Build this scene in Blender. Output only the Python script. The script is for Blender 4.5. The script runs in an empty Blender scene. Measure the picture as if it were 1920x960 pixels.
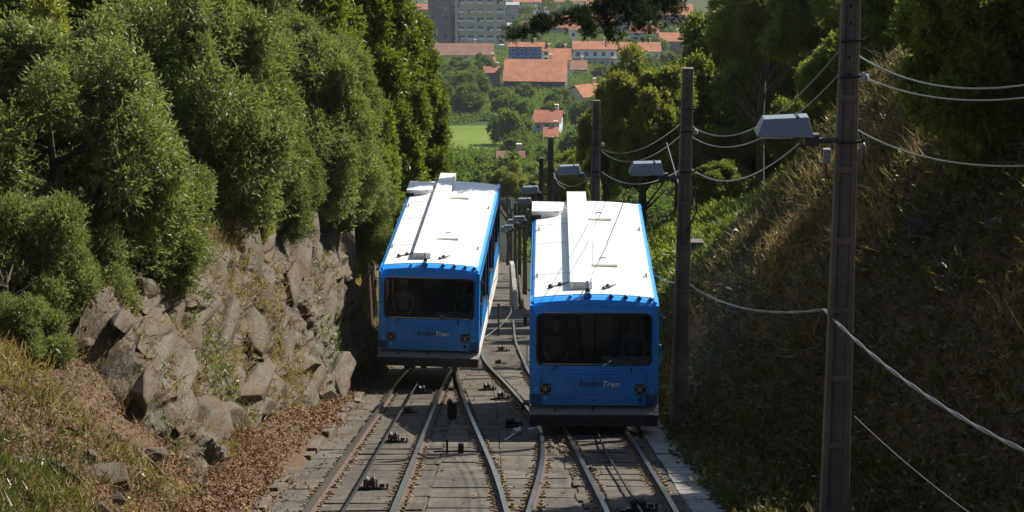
import bpy, bmesh, math, random
import numpy as np
from mathutils import Vector, Matrix

# ------------------------------------------------------------------ camera, light, exposure
S = bpy.context.scene
COL = S.collection
PITCH = math.radians(16.0)
FPX = 4300.0                                  # focal length in pixels of a 1920 wide frame
cp, sp = math.cos(PITCH), math.sin(PITCH)
cam_d = bpy.data.cameras.new("camera")
cam_d.lens = FPX / 1920 * 36.0
cam_d.sensor_width = 36.0
cam_d.clip_start = 0.5
cam_d.clip_end = 20000
cam = bpy.data.objects.new("camera", cam_d)
cam.rotation_euler = (math.pi / 2 - PITCH, 0, 0)
COL.objects.link(cam)
S.camera = cam

_az, _el = math.radians(50.0), math.radians(40.0)
SUN = Vector((math.sin(_az) * math.cos(_el), math.cos(_az) * math.cos(_el), math.sin(_el)))
SUN_EL = math.asin(SUN.z)
SUN_AZ = math.atan2(SUN.x, SUN.y)
W = bpy.data.worlds.new("World")
S.world = W
W.use_nodes = True
wn = W.node_tree.nodes
bg = wn["Background"]
sky = wn.new("ShaderNodeTexSky")
sky.sky_type = 'NISHITA'
sky.sun_disc = False
sky.sun_elevation = SUN_EL
sky.sun_rotation = SUN_AZ
sky.air_density = 1.0
sky.dust_density = 1.0
W.node_tree.links.new(sky.outputs[0], bg.inputs[0])
bg.inputs[1].default_value = 0.075
sl = bpy.data.lights.new("sun", 'SUN')
sl.energy = 5.0
sl.angle = math.radians(0.5)
sl.color = (1.0, 0.95, 0.86)
sun = bpy.data.objects.new("sun", sl)
sun.rotation_euler = SUN.to_track_quat('Z', 'Y').to_euler()
COL.objects.link(sun)
S.view_settings.view_transform = 'Standard'
S.view_settings.look = 'None'
S.view_settings.exposure = 0.75
S.view_settings.gamma = 1.0
S.render.engine = 'CYCLES'
S.cycles.max_bounces = 6
S.cycles.diffuse_bounces = 3
S.cycles.glossy_bounces = 3
S.cycles.transmission_bounces = 5
S.cycles.transparent_max_bounces = 8
S.cycles.volume_bounces = 0
S.cycles.use_denoising = True

rnd = random.Random(7)
RNG = np.random.default_rng(11)

# ------------------------------------------------------------------ places
def P(px, py, D):
    """the place seen at photo pixel (px, py), D metres along the camera axis"""
    yd = (py - 480) / FPX * D
    return Vector(((px - 960) / FPX * D, D * cp - yd * sp, -D * sp - yd * cp))

def sstep(a, b, v):
    t = np.clip((v - a) / (b - a), 0, 1)
    return t * t * (3 - 2 * t)

_tab = [(300, 455), (350, 402), (420, 342), (500, 292), (560, 258), (650, 200), (760, 172), (900, 125),
        (1000, 90), (1200, 50), (1500, 5), (1900, -20)]
_TY = [-60, 242]
_TZ = [-4.165 + .2717 * 60, -4.165 - .2717 * 242]
for d_, y_ in _tab:
    v_ = P(960, y_, d_)
    _TY.append(v_.y); _TZ.append(v_.z)
_TY += [2200, 3000, 4500, 9000, 30000]
_TZ += [_TZ[-1] - 15, _TZ[-1] - 20, _TZ[-1] + 60, _TZ[-1] + 120, _TZ[-1] + 120]

def rail_z(Y):
    return np.interp(Y, _TY, _TZ)

def Yd(D):
    return .9651 * D - 1.108

TOE_L = ([0, 15, 25, 30, 34, 38, 46, 53, 58, 61, 64, 72, 90, 120, 200], [-6, -5.4, -4.9, -4.7, -5.0, -5.4, -4.75, -4.2, -3.8, -3.8, -5.2, -5.6, -4.2, -3.4, -3.2])
KROCK = ([0, 29, 32, 36, 39, 70, 200], [.75, .75, .85, 1.7, 2.5, 2.5, 2.5])          # how steep the cut is
ROCK_H = ([0, 25, 32, 38, 43, 48, 53, 58, 61, 64.5, 72, 100, 200], [1.6, 1.9, 2.1, 2.5, 3.1, 3.5, 3.6, 3.5, 3.2, 1.7, 1.0, .6, .3])
TOE_R = ([0, 22, 28, 34, 39, 43, 50, 60, 200], [5.5, 5.2, 4.7, 4.1, 3.5, 3.15, 3.12, 3.12, 2.9])

def lump(x, y, f, seed):
    r = np.random.default_rng(seed)
    o = 0
    for k in range(5):
        a = r.uniform(0, 6.28); ph = r.uniform(0, 6.28); ff = f * r.uniform(.6, 1.6)
        o = o + np.sin((x * math.cos(a) + y * math.sin(a)) * ff + ph)
    return o / 5

def side_h(x, Y):
    """height of the ground above the track bed"""
    x = np.asarray(x, float); Y = np.asarray(Y, float)
    tl = np.interp(Y, *TOE_L); rh = np.interp(Y, *ROCK_H)
    d = np.maximum(tl - x, 0)
    kk = np.interp(Y, *KROCK)
    rise = np.minimum(d * kk, rh)
    d2 = np.maximum(d - rh / kk, 0)
    sl_ = 0.72 * np.minimum(d2, 16) + .3 * np.maximum(d2 - 16, 0)
    strip = np.clip((-3.5 - x), 0, None)
    strip = np.minimum(strip, np.maximum(-3.5 - tl, 0)) * .2
    hl = strip + rise + np.minimum(sl_, 24)
    tr = np.interp(Y, *TOE_R)
    e = np.maximum(x - tr, 0)
    w = sstep(53, 63, Y)
    near = np.minimum(e * 1.75, 3.0) + 1.22 * np.clip(e - 3.0 / 1.75, 0, 4.2) + .6 * np.clip(e - 5.9, 0, 16)
    far = np.minimum(e * 2.0, 2.6) + .5 * np.clip(e - 1.3, 0, 25)
    hr = near * (1 - w) + far * w
    hr = hr + np.clip(np.minimum(x, tr) - 3.05, 0, None) * .22
    fade = 1 - sstep(105, 245, Y)
    h = (hl + hr) * (fade * .92 + .08 * (Y < 260))
    nz = lump(x, Y, 1.1, 1) * .16 + lump(x, Y, 2.9, 2) * .09
    nz = nz + (lump(x, Y, 3.7, 33) * .14 + lump(x, Y, 7.5, 34) * .07) * (x < -4.6) * (Y < 40)
    off = np.clip((np.abs(x) - 3.3) / 1.2, 0, 1)
    nz = nz + (lump(x, Y, 6.5, 31) * .08 + lump(x, Y, 1.9, 32) * .22) * (x > 3) * sstep(3.3, 4.5, x)
    h = h + nz * off * (fade)
    h = h + lump(x, Y, .02, 3) * 5 * sstep(260, 420, Y) * np.clip(np.abs(x) / 60, 0, 1)
    return h

def gz(x, Y):
    return rail_z(Y) - .14 + side_h(x, Y)

def ground(x, Y, up=0.0):
    return Vector((x, Y, float(gz(x, Y)) + up))

def ground_px(px, D):
    """the ground point at depth D straight below or above pixel column px"""
    x = (px - 960) / FPX * D
    Y = D * cp
    for _ in range(12):
        z = float(gz(x, Y))
        Y = (D + z * sp) / cp
    return Vector((x, Y, float(gz(x, Y))))

def pix(v):
    D = v[1] * cp - v[2] * sp
    yd = -(v[1] * sp + v[2] * cp)
    return 960 + v[0] / D * FPX, 480 + yd / D * FPX, D

# ------------------------------------------------------------------ materials
MATS = {}
class NT:
    def __init__(s, name):
        s.m = bpy.data.materials.new(name); s.m.use_nodes = True
        s.t = s.m.node_tree; s.n = s.t.nodes; s.l = s.t.links
        s.b = s.n["Principled BSDF"]; s.out = s.n["Material Output"]
    def new(s, t, **k):
        o = s.n.new(t)
        for a, v in k.items(): setattr(o, a, v)
        return o
    def link(s, a, b): s.l.new(a, b)
    def noise(s, scale, detail=4, rough=.6, coord='Object', dist=0, vscale=None):
        tc = s.new("ShaderNodeTexCoord"); nz = s.new("ShaderNodeTexNoise")
        nz.inputs['Scale'].default_value = scale; nz.inputs['Detail'].default_value = detail
        nz.inputs['Roughness'].default_value = rough; nz.inputs['Distortion'].default_value = dist
        src = tc.outputs[coord]
        if vscale:
            mp = s.new("ShaderNodeMapping"); mp.inputs['Scale'].default_value = vscale
            s.link(src, mp.inputs[0]); src = mp.outputs[0]
        s.link(src, nz.inputs['Vector'])
        return nz.outputs['Fac']
    def geo(s, which): return s.new("ShaderNodeNewGeometry").outputs[which]
    def ramp(s, fac, stops):
        r = s.new("ShaderNodeValToRGB"); e = r.color_ramp.elements
        while len(e) < len(stops): e.new(.5)
        for el, (p, c) in zip(e, stops):
            el.position = p; el.color = (*c, 1) if len(c) == 3 else c
        s.link(fac, r.inputs[0]); return r.outputs[0]
    def mix(s, fac, a, b, mode='MIX'):
        m = s.new("ShaderNodeMix", data_type='RGBA', blend_type=mode)
        for i, v in ((0, fac), (6, a), (7, b)):
            if isinstance(v, (int, float)): m.inputs[i].default_value = v
            elif isinstance(v, tuple): m.inputs[i].default_value = (*v, 1)
            else: s.link(v, m.inputs[i])
        return m.outputs[2]
    def bump(s, h, strength=.3, dist=.02):
        b = s.new("ShaderNodeBump"); b.inputs['Strength'].default_value = strength; b.inputs['Distance'].default_value = dist
        s.link(h, b.inputs['Height']); s.link(b.outputs[0], s.b.inputs['Normal'])
    def col(s, c):
        if isinstance(c, tuple): s.b.inputs['Base Color'].default_value = (*c, 1)
        else: s.link(c, s.b.inputs['Base Color'])
    def set(s, rough=.7, metal=0, spec=.5):
        s.b.inputs['Roughness'].default_value = rough; s.b.inputs['Metallic'].default_value = metal
        s.b.inputs['Specular IOR Level'].default_value = spec
        return s

def simple(name, c, rough=.6, metal=0, spec=.5, var=.18, scale=6, bump=0.0, bscale=40):
    if name in MATS: return MATS[name]
    t = NT(name); t.set(rough, metal, spec)
    f = t.noise(scale, 5, .65)
    lo = tuple(x * (1 - var) for x in c); hi = tuple(min(1, x * (1 + var)) for x in c)
    t.col(t.ramp(f, [(.3, lo), (.7, hi)]))
    if bump: t.bump(t.noise(bscale, 3), bump, .01)
    MATS[name] = t.m
    return t.m

def leaf_mat(name, dark, mid, lite, transl=.35, tcol=None, rough=.42, spec=.45, patch=.35):
    t = NT(name); t.set(rough, 0, spec)
    r = t.geo('Random Per Island')
    c = t.ramp(r, [(0, dark), (.5, mid), (.92, lite), (1, tuple(x * 1.15 for x in lite))])
    oi = t.new("ShaderNodeObjectInfo").outputs['Random']
    c2 = t.mix(oi, c, t.mix(.5, c, tuple(x * 1.1 for x in lite)))
    f = t.noise(patch, 3, .6)
    fr = t.ramp(f, [(.35, (0, 0, 0)), (.7, (1, 1, 1))])
    c3 = t.mix(fr, c2, t.mix(.45, c2, (mid[0] * 1.25, mid[1] * 1.06, mid[2] * .7)))
    t.col(c3)
    tr = t.new("ShaderNodeBsdfTranslucent")
    if tcol: tr.inputs[0].default_value = (*tcol, 1)
    t.link(t.mix(1.0, c3, (1.0, 1.2, .55), 'MULTIPLY'), tr.inputs[0])
    ms = t.new("ShaderNodeMixShader"); ms.inputs[0].default_value = transl
    t.link(t.b.outputs[0], ms.inputs[1]); t.link(tr.outputs[0], ms.inputs[2])
    t.link(ms.outputs[0], t.out.inputs[0])
    MATS[name] = t.m
    return t.m

M_willow = leaf_mat("grey green narrow leaves", (.064, .078, .021), (.15, .175, .055), (.28, .29, .125), .46, rough=.48, spec=.5)
M_broad = leaf_mat("deep green broad leaves", (.055, .072, .014), (.145, .17, .033), (.28, .29, .075), .55, rough=.45, spec=.5)
M_olive = leaf_mat("olive yellow leaves", (.085, .092, .018), (.20, .205, .042), (.33, .31, .10), .5, rough=.46, spec=.5)
M_cypress = leaf_mat("yellow green cypress sprays", (.055, .075, .010), (.145, .17, .022), (.24, .25, .045), .45, patch=.8)
M_pine = leaf_mat("dark pine needles", (.010, .022, .009), (.022, .040, .014), (.042, .062, .022), .15, rough=.75, spec=.12)
M_valley = leaf_mat("valley tree leaves", (.05, .08, .018), (.115, .16, .034), (.19, .225, .055), .45, patch=.05, rough=.75, spec=.15)
M_grass = leaf_mat("green grass blades", (.05, .075, .015), (.10, .14, .028), (.19, .20, .06), .35)
M_dry = leaf_mat("dry straw grass", (.10, .066, .03), (.22, .155, .07), (.38, .29, .14), .3, rough=.7, spec=.2)
M_litter = leaf_mat("fallen brown leaves", (.06, .032, .018), (.15, .082, .042), (.30, .19, .10), .05, patch=1.5, rough=.8, spec=.15)
M_weed = leaf_mat("low ground weeds", (.035, .05, .012), (.075, .095, .022), (.13, .14, .04), .3, patch=1.2)
M_ivy = leaf_mat("dark ivy leaves", (.034, .029, .011), (.078, .064, .025), (.155, .125, .05), .3, patch=1.0)
M_bark = simple("brown bark", (.075, .055, .04), .9, var=.4, scale=9, bump=.4)

def mat_concrete(name, base, var=.3, stain=(.16, .12, .08), rough=.85):
    t = NT(name); t.set(rough, 0, .3)
    a = t.noise(1.6, 6, .7); b = t.noise(28, 4, .7)
    c = t.ramp(a, [(.3, tuple(x * (1 - var) for x in base)), (.68, tuple(x * (1 + var * .6) for x in base))])
    c = t.mix(t.ramp(b, [(.45, (0, 0, 0)), (.75, (.55, .55, .55))]), c, stain)
    gm_ = t.new("ShaderNodeNewGeometry"); nn = t.new("ShaderNodeTexNoise"); nn.inputs['Scale'].default_value = .9; nn.inputs['Detail'].default_value = 7; nn.inputs['Roughness'].default_value = .75
    t.link(gm_.outputs['Position'], nn.inputs['Vector'])
    c = t.mix(t.ramp(nn.outputs['Fac'], [(.40, (0, 0, 0)), (.60, (.8, .8, .8))]), c, tuple(q * .32 for q in base))
    oi = t.new("ShaderNodeObjectInfo").outputs['Random']
    c = t.mix(t.ramp(oi, [(0, (0, 0, 0)), (1, (.45, .45, .45))]), c, tuple(x * .55 for x in base))
    t.col(c); t.bump(b, .35, .012)
    MATS[name] = t.m
    return t.m
def grease(mat):
    nt = mat.node_tree; b = nt.nodes["Principled BSDF"]; src = b.inputs['Base Color'].links[0].from_socket
    g = nt.nodes.new("ShaderNodeNewGeometry"); mp = nt.nodes.new("ShaderNodeMapping"); mp.inputs['Scale'].default_value = (3.2, .16, .16)
    n = nt.nodes.new("ShaderNodeTexNoise"); n.inputs['Scale'].default_value = 1.0; n.inputs['Detail'].default_value = 8; n.inputs['Roughness'].default_value = .7
    r = nt.nodes.new("ShaderNodeValToRGB"); r.color_ramp.elements[0].position = .5; r.color_ramp.elements[1].position = .68
    r.color_ramp.elements[1].color = (.85, .85, .85, 1)
    m = nt.nodes.new("ShaderNodeMix"); m.data_type = 'RGBA'; m.inputs[7].default_value = (.035, .028, .022, 1)
    nt.links.new(g.outputs['Position'], mp.inputs[0]); nt.links.new(mp.outputs[0], n.inputs['Vector']); nt.links.new(n.outputs['Fac'], r.inputs[0])
    nt.links.new(r.outputs[0], m.inputs[0]); nt.links.new(src, m.inputs[6]); nt.links.new(m.outputs[2], b.inputs['Base Color'])
M_conc = mat_concrete("weathered concrete", (.135, .12, .097))
M_sleep = mat_concrete("worn sleeper concrete", (.115, .10, .08))
grease(M_conc); grease(M_sleep)
M_pole = mat_concrete("grey pole concrete", (.225, .20, .165), .45, (.1, .09, .075))
M_kerb = mat_concrete("mossy kerb stone", (.16, .135, .095))
M_ballast = mat_concrete("dusty bed fill", (.13, .105, .075), .35)
M_steel = simple("polished rail head", (.42, .40, .38), .28, 1.0, var=.15, scale=3)
M_rust = simple("rusty steel", (.085, .055, .04), .75, .3, var=.4, scale=14, bump=.3)
M_iron = simple("dark oily iron", (.035, .032, .03), .5, .6, var=.4, scale=20)
M_cablegrey = simple("grey cable sheath", (.14, .14, .15), .4, .3, var=.2)
M_blackcable = simple("black cable", (.02, .02, .022), .5)
M_clip = simple("ochre rail clip", (.20, .14, .075), .85, var=.7, scale=3)

# ------------------------------------------------------------------ mesh helpers
def mesh_np(name, v, f, mat=None, smooth=False):
    v = np.asarray(v, np.float32); f = np.asarray(f, np.int32)
    k = f.shape[1]
    me = bpy.data.meshes.new(name)
    me.vertices.add(len(v)); me.vertices.foreach_set("co", v.ravel())
    me.loops.add(f.size); me.loops.foreach_set("vertex_index", f.ravel())
    me.polygons.add(len(f)); me.polygons.foreach_set("loop_start", np.arange(0, f.size, k, dtype=np.int32))
    if smooth: me.polygons.foreach_set("use_smooth", np.ones(len(f), bool))
    else: me.polygons.foreach_set("use_smooth", np.zeros(len(f), bool))
    me.update(calc_edges=True)
    if mat: me.materials.append(mat)
    return me

class MB:
    """collects shapes for one mesh object"""
    def __init__(s): s.v = []; s.f = []; s.mi = []
    def add(s, vs, fs, mi=0):
        o = len(s.v); s.v += [tuple(v) for v in vs]; s.f += [tuple(i + o for i in f) for f in fs]; s.mi += [mi] * len(fs)
        return s
    def box(s, a, b, mi=0, M=None):
        x0, y0, z0 = a; x1, y1, z1 = b
        vs = [Vector(q) for q in ((x0, y0, z0), (x1, y0, z0), (x1, y1, z0), (x0, y1, z0), (x0, y0, z1), (x1, y0, z1), (x1, y1, z1), (x0, y1, z1))]
        if M: vs = [M @ q for q in vs]
        return s.add(vs, [(0, 3, 2, 1), (4, 5, 6, 7), (0, 1, 5, 4), (1, 2, 6, 5), (2, 3, 7, 6), (3, 0, 4, 7)], mi)
    def prism(s, poly, axis, a, b, mi=0, M=None):
        """polygon (2-D, counter-clockwise) pushed along an axis from a to b"""
        n = len(poly)
        def mk(p, t):
            if axis == 'x': q = (t, p[0], p[1])
            elif axis == 'y': q = (p[0], t, p[1])
            else: q = (p[0], p[1], t)
            q = Vector(q); return M @ q if M else q
        vs = [mk(p, a) for p in poly] + [mk(p, b) for p in poly]
        fs = [tuple(range(n))[::-1], tuple(range(n, 2 * n))] + [(i, (i + 1) % n, n + (i + 1) % n, n + i) for i in range(n)]
        return s.add(vs, fs, mi)
    def tube(s, pts, r, n=6, mi=0):
        pts = [Vector(p) for p in pts]; rs = r if isinstance(r, (list, tuple)) else [r] * len(pts)
        vs = []; fs = []
        for i, p in enumerate(pts):
            d = (pts[min(i + 1, len(pts) - 1)] - pts[max(i - 1, 0)])
            d = d.normalized() if d.length > 1e-9 else Vector((0, 0, 1))
            u = d.cross(Vector((0, 0, 1)) if abs(d.z) < .9 else Vector((1, 0, 0))).normalized(); w = d.cross(u)
            for k in range(n):
                a = 2 * math.pi * k / n
                vs.append(p + (u * math.cos(a) + w * math.sin(a)) * rs[i])
        for i in range(len(pts) - 1):
            for k in range(n):
                fs.append((i * n + k, i * n + (k + 1) % n, (i + 1) * n + (k + 1) % n, (i + 1) * n + k))
        fs.append(tuple(range(n))[::-1]); fs.append(tuple(range((len(pts) - 1) * n, len(pts) * n)))
        return s.add(vs, fs, mi)
    def lathe(s, prof, c, axis='z', n=16, mi=0):
        c = Vector(c); vs = []; fs = []
        for r, h in prof:
            for k in range(n):
                a = 2 * math.pi * k / n; q = (r * math.cos(a), r * math.sin(a), h)
                if axis == 'x': q = (q[2], q[0], q[1])
                if axis == 'y': q = (q[0], q[2], q[1])
                vs.append(c + Vector(q))
        m = len(prof)
        for i in range(m - 1):
            for k in range(n): fs.append((i * n + k, i * n + (k + 1) % n, (i + 1) * n + (k + 1) % n, (i + 1) * n + k))
        fs.append(tuple(range(n))[::-1]); fs.append(tuple(range((m - 1) * n, m * n)))
        return s.add(vs, fs, mi)
    def mesh(s, name, mats, bevel=0, smooth=False):
        me = bpy.data.meshes.new(name); me.from_pydata(s.v, [], s.f)
        for m in (mats if isinstance(mats, (list, tuple)) else [mats]): me.materials.append(m)
        if any(s.mi): me.polygons.foreach_set("material_index", s.mi)
        bm = bmesh.new(); bm.from_mesh(me)
        bmesh.ops.recalc_face_normals(bm, faces=bm.faces)
        if bevel:
            es = [e for e in bm.edges if e.is_manifold and e.calc_face_angle(0) > .6]
            bmesh.ops.bevel(bm, geom=es, offset=bevel, segments=2, profile=.6, affect='EDGES', clamp_overlap=True)
        bm.to_mesh(me); bm.free()
        if smooth:
            me.polygons.foreach_set("use_smooth", np.ones(len(me.polygons), bool))
        me.update()
        return me
    def build(s, name, mats, parent=None, bevel=0, smooth=False, **tags):
        return link(name, s.mesh(name, mats, bevel, smooth), parent, **tags)

def link(name, me, parent=None, loc=None, rot=None, scale=None, **tags):
    o = bpy.data.objects.new(name, me); COL.objects.link(o)
    if parent: o.parent = parent
    if loc is not None: o.location = loc
    if rot is not None: o.rotation_euler = rot
    if scale is not None: o.scale = scale
    for k, v in tags.items(): o[k] = v
    return o

def thing(name, label, category, loc=(0, 0, 0), rot=None, group=None):
    o = link(name, None, None, loc, rot, label=label, category=category)
    if group: o["group"] = group
    return o

def structure(name, me, parent=None, **k):
    return link(name, me, parent, kind="structure", **k)

def copy_tree(o, parent=None):
    c = o.copy(); COL.objects.link(c)
    if parent: c.parent = parent
    for ch in list(o.children): copy_tree(ch, c)
    return c

# ------------------------------------------------------------------ ground sheet
def spaced(a, b, step, grow, end):
    out = list(np.arange(a, b, step)); s_ = step
    while out[-1] < end: s_ *= grow; out.append(out[-1] + s_)
    return out
xr_ = spaced(0, 13, .16, 1.22, 9000)
xs = np.array(sorted([-q for q in xr_[1:]] + xr_))
ys = np.array([-20, -10] + spaced(0, 110, .35, 1.06, 12000))
GX, GY = np.meshgrid(xs, ys)
GZ = gz(GX, GY) - .10 * (np.abs(GX) < 3.6) * (GY < 260)
far_hill = sstep(2300, 6000, GY) * (140 + 90 * lump(GX, GY, .0016, 9))
GZ = GZ + far_hill
nx, ny = len(xs), len(ys)
idx = np.arange(nx * ny).reshape(ny, nx)
F = np.stack([idx[:-1, :-1], idx[:-1, 1:], idx[1:, 1:], idx[1:, :-1]], -1).reshape(-1, 4)
gm = mesh_np("hillside", np.stack([GX, GY, GZ], -1).reshape(-1, 3), F, None, True)
# how much grass, litter and bare earth grow where
slope_grass = np.clip(.35 + .5 * lump(GX, GY, .5, 21) + .5 * sstep(90, 160, GY) + .3 * (GX < -7), 0, 1)
slope_grass = np.where((GX < -3.4) & (GX > -7) & (GY < 62), slope_grass * .15, slope_grass)
slope_grass = np.where((GX < -3.4) & (GY < 39), 0, slope_grass)
slope_grass = np.where((GX > 3) & (GY < 55), .25 * slope_grass, slope_grass)
slope_grass = np.where((GX > 3) & (GY > 60) & (GY < 130), np.maximum(slope_grass, .8), slope_grass)
at = gm.attributes.new("grass", 'FLOAT', 'POINT'); at.data.foreach_set("value", slope_grass.astype(np.float32).ravel())
t = NT("hillside earth and turf"); t.set(.95, 0, .15)
ga = t.new("ShaderNodeAttribute", attribute_name="grass").outputs['Fac']
n1 = t.noise(.9, 6, .7); n2 = t.noise(9, 5, .7); n3 = t.noise(.03, 4, .6)
earth = t.ramp(n2, [(.3, (.05, .034, .02)), (.55, (.105, .072, .04)), (.75, (.18, .13, .078))])
turf = t.ramp(n1, [(.3, (.022, .038, .010)), (.6, (.05, .072, .018)), (.8, (.10, .11, .03))])
t.col(t.mix(t.ramp(t.mix(.5, ga, n1), [(.38, (0, 0, 0)), (.58, (1, 1, 1))]), earth, turf))
t.bump(n2, .6, .05)
gm.materials.append(t.m)
structure("hillside", gm)

# ------------------------------------------------------------------ rock face on the left
M_rock = None
t = NT("grey brown rock"); t.set(.9, 0, .2)
a = t.noise(.55, 6, .65, dist=.6); b = t.noise(7, 6, .75, vscale=(1, 1, .45)); c = t.noise(30, 4, .7)
col = t.ramp(a, [(.28, (.052, .043, .029)), (.40, (.092, .077, .051)), (.52, (.155, .143, .112)), (.60, (.125, .112, .082)), (.70, (.095, .07, .039)), (.8, (.052, .04, .025))])
col = t.mix(t.ramp(b, [(.5, (0, 0, 0)), (.72, (.7, .7, .7))]), col, (.085, .07, .055))
col = t.mix(t.ramp(c, [(.5, (0, 0, 0)), (.8, (.4, .4, .4))]), col, (.26, .235, .185))
oi = t.new("ShaderNodeObjectInfo").outputs['Random']
col = t.mix(t.ramp(oi, [(0, (0, 0, 0)), (1, (.5, .5, .5))]), col, (.12, .105, .085))
geo_ = t.new("ShaderNodeNewGeometry")
wn_ = t.new("ShaderNodeTexNoise"); wn_.inputs['Scale'].default_value = 2.2; wn_.inputs['Detail'].default_value = 9; wn_.inputs['Roughness'].default_value = .72; wn_.inputs['Distortion'].default_value = .5
mp_ = t.new("ShaderNodeMapping"); mp_.inputs['Scale'].default_value = (1, .4, 1.2); mp_.inputs['Rotation'].default_value = (.6, 0, 0)
t.link(geo_.outputs['Position'], mp_.inputs[0]); t.link(mp_.outputs[0], wn_.inputs['Vector'])
col = t.mix(t.ramp(wn_.outputs['Fac'], [(.44, (0, 0, 0)), (.60, (.75, .75, .75))]), col, (.115, .075, .036))
col = t.mix(t.ramp(wn_.outputs['Fac'], [(.30, (.8, .8, .8)), (.42, (0, 0, 0))]), col, (.05, .042, .034))
t.col(col); t.bump(wn_.outputs['Fac'], 1.0, .16)
M_rock = t.m

def voro(pts, seeds, chunk=20000):
    f1 = np.empty(len(pts)); f2 = np.empty(len(pts)); ii = np.empty(len(pts), int)
    for k in range(0, len(pts), chunk):
        q = pts[k:k + chunk]
        d = ((q[:, None, :] - seeds[None]) ** 2).sum(-1)
        j = np.argpartition(d, 1, axis=1)[:, :2]
        dd = np.take_along_axis(d, j, 1); o = np.argsort(dd, 1)
        j = np.take_along_axis(j, o, 1); dd = np.sqrt(np.take_along_axis(dd, o, 1))
        f1[k:k + chunk] = dd[:, 0]; f2[k:k + chunk] = dd[:, 1]; ii[k:k + chunk] = j[:, 0]
    return f1, f2, ii

def rock_sheet(y0, y1):
    us = np.arange(y0, y1, .09); vs = np.linspace(-.15, 1.12, 130)
    U, V = np.meshgrid(us, vs)
    tx = np.interp(U, *TOE_L); rh = np.interp(U, *ROCK_H); kk = np.interp(U, *KROCK)
    end = sstep(61.2, 63.4, U)                       # the outcrop turns back into the slope here
    start = 1 - sstep(y0, y0 + 2.5, U)
    X = tx + .32 - V * rh / (kk * 1.08) - end * 2.2 * (.3 + V)
    base = rail_z(U) - .14 + np.clip(-3.5 - tx, 0, None) * .2
    Z = base + V * (rh + .35) * (1 - .35 * end) - start * (.5 + .8 * V)
    pts = np.stack([X, U, Z], -1).reshape(-1, 3)
    r = np.random.default_rng(15)
    out = np.zeros(len(pts))
    ca, sa = math.cos(.75), math.sin(.75)            # beds dip along the face
    for nseed, amp, tilt, crack in ((60, .12, .22, .05), (420, .05, .3, .035), (3000, .014, .3, .015)):
        w = np.stack([pts[:, 0] * .5, pts[:, 1] * .23, pts[:, 2] + pts[:, 1] * .2717], -1)
        w = np.stack([w[:, 0], (w[:, 1] * ca + w[:, 2] * sa) * .75, (-w[:, 1] * sa + w[:, 2] * ca) * 1.15], -1)
        sd = w[r.choice(len(w), nseed, replace=False)] + r.normal(0, .05, (nseed, 3))
        f1, f2, ii = voro(w, sd)
        offs = r.normal(0, amp * .5, nseed); g = r.normal(0, tilt, (nseed, 3)) * np.array([0, 1, 1])
        rel = w - sd[ii]
        out += offs[ii] + (rel * g[ii]).sum(-1).clip(-amp * 1.3, amp * 1.3)
        out -= (1 - np.clip((f2 - f1) / crack, 0, 1)) * amp * .5
    o2 = np.pad(out.reshape(U.shape), 1, mode='edge')
    out = ((o2[:-2, 1:-1] + o2[2:, 1:-1] + o2[1:-1, :-2] + o2[1:-1, 2:] + 2 * o2[1:-1, 1:-1]) / 6).reshape(-1)
    kf = kk.reshape(-1)
    N = unit_(np.stack([kf, np.full(len(kf), -.45), np.full(len(kf), .75)], -1))
    edge = np.minimum(1, np.minimum((V + .15) * 5, (1.15 - V) * 3)).reshape(-1)
    out = out - .45 * start.reshape(-1) - .25 * sstep(.75, 1.12, V).reshape(-1)
    pts = pts + N * (out * edge)[:, None]
    pts += np.random.default_rng(3).normal(0, .010, pts.shape)
    n_, m_ = len(us), len(vs)
    id_ = np.arange(n_ * m_).reshape(m_, n_)
    Fq = np.stack([id_[:-1, :-1], id_[:-1, 1:], id_[1:, 1:], id_[1:, :-1]], -1).reshape(-1, 4)
    return pts, Fq
def unit_(a): return a / np.linalg.norm(a, axis=-1, keepdims=True)
rp, rf = rock_sheet(31.8, 64.5)
rock_face = structure("rock_face", mesh_np("rock_face", rp, rf, M_rock))

def rock_mesh(seed, flat=.6, n=15):
    r = np.random.default_rng(seed)
    bm = bmesh.new()
    for _ in range(n):
        q = r.uniform(-1, 1, 3); q = q / (np.abs(q) ** 3).sum() ** (1 / 3) * r.uniform(.75, 1.0)
        bm.verts.new((q[0], q[1], q[2] * flat))
    bmesh.ops.convex_hull(bm, input=bm.verts)
    for v in [v for v in bm.verts if not v.link_faces]: bm.verts.remove(v)
    bmesh.ops.dissolve_limit(bm, angle_limit=.22, verts=bm.verts, edges=bm.edges)
    bmesh.ops.bevel(bm, geom=list(bm.edges), offset=.035, segments=1, affect='EDGES', clamp_overlap=True)
    bmesh.ops.triangulate(bm, faces=bm.faces)
    me = bpy.data.meshes.new("rock"); bm.to_mesh(me); bm.free(); me.materials.append(M_rock)
    return me
rocks = [rock_mesh(s_, f_, n_) for s_, f_, n_ in ((1, .6, 13), (2, .8, 14), (3, .5, 12), (4, .7, 16), (5, .9, 15), (6, .55, 13), (7, .7, 12), (8, .6, 15))]
rr = random.Random(4)
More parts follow.
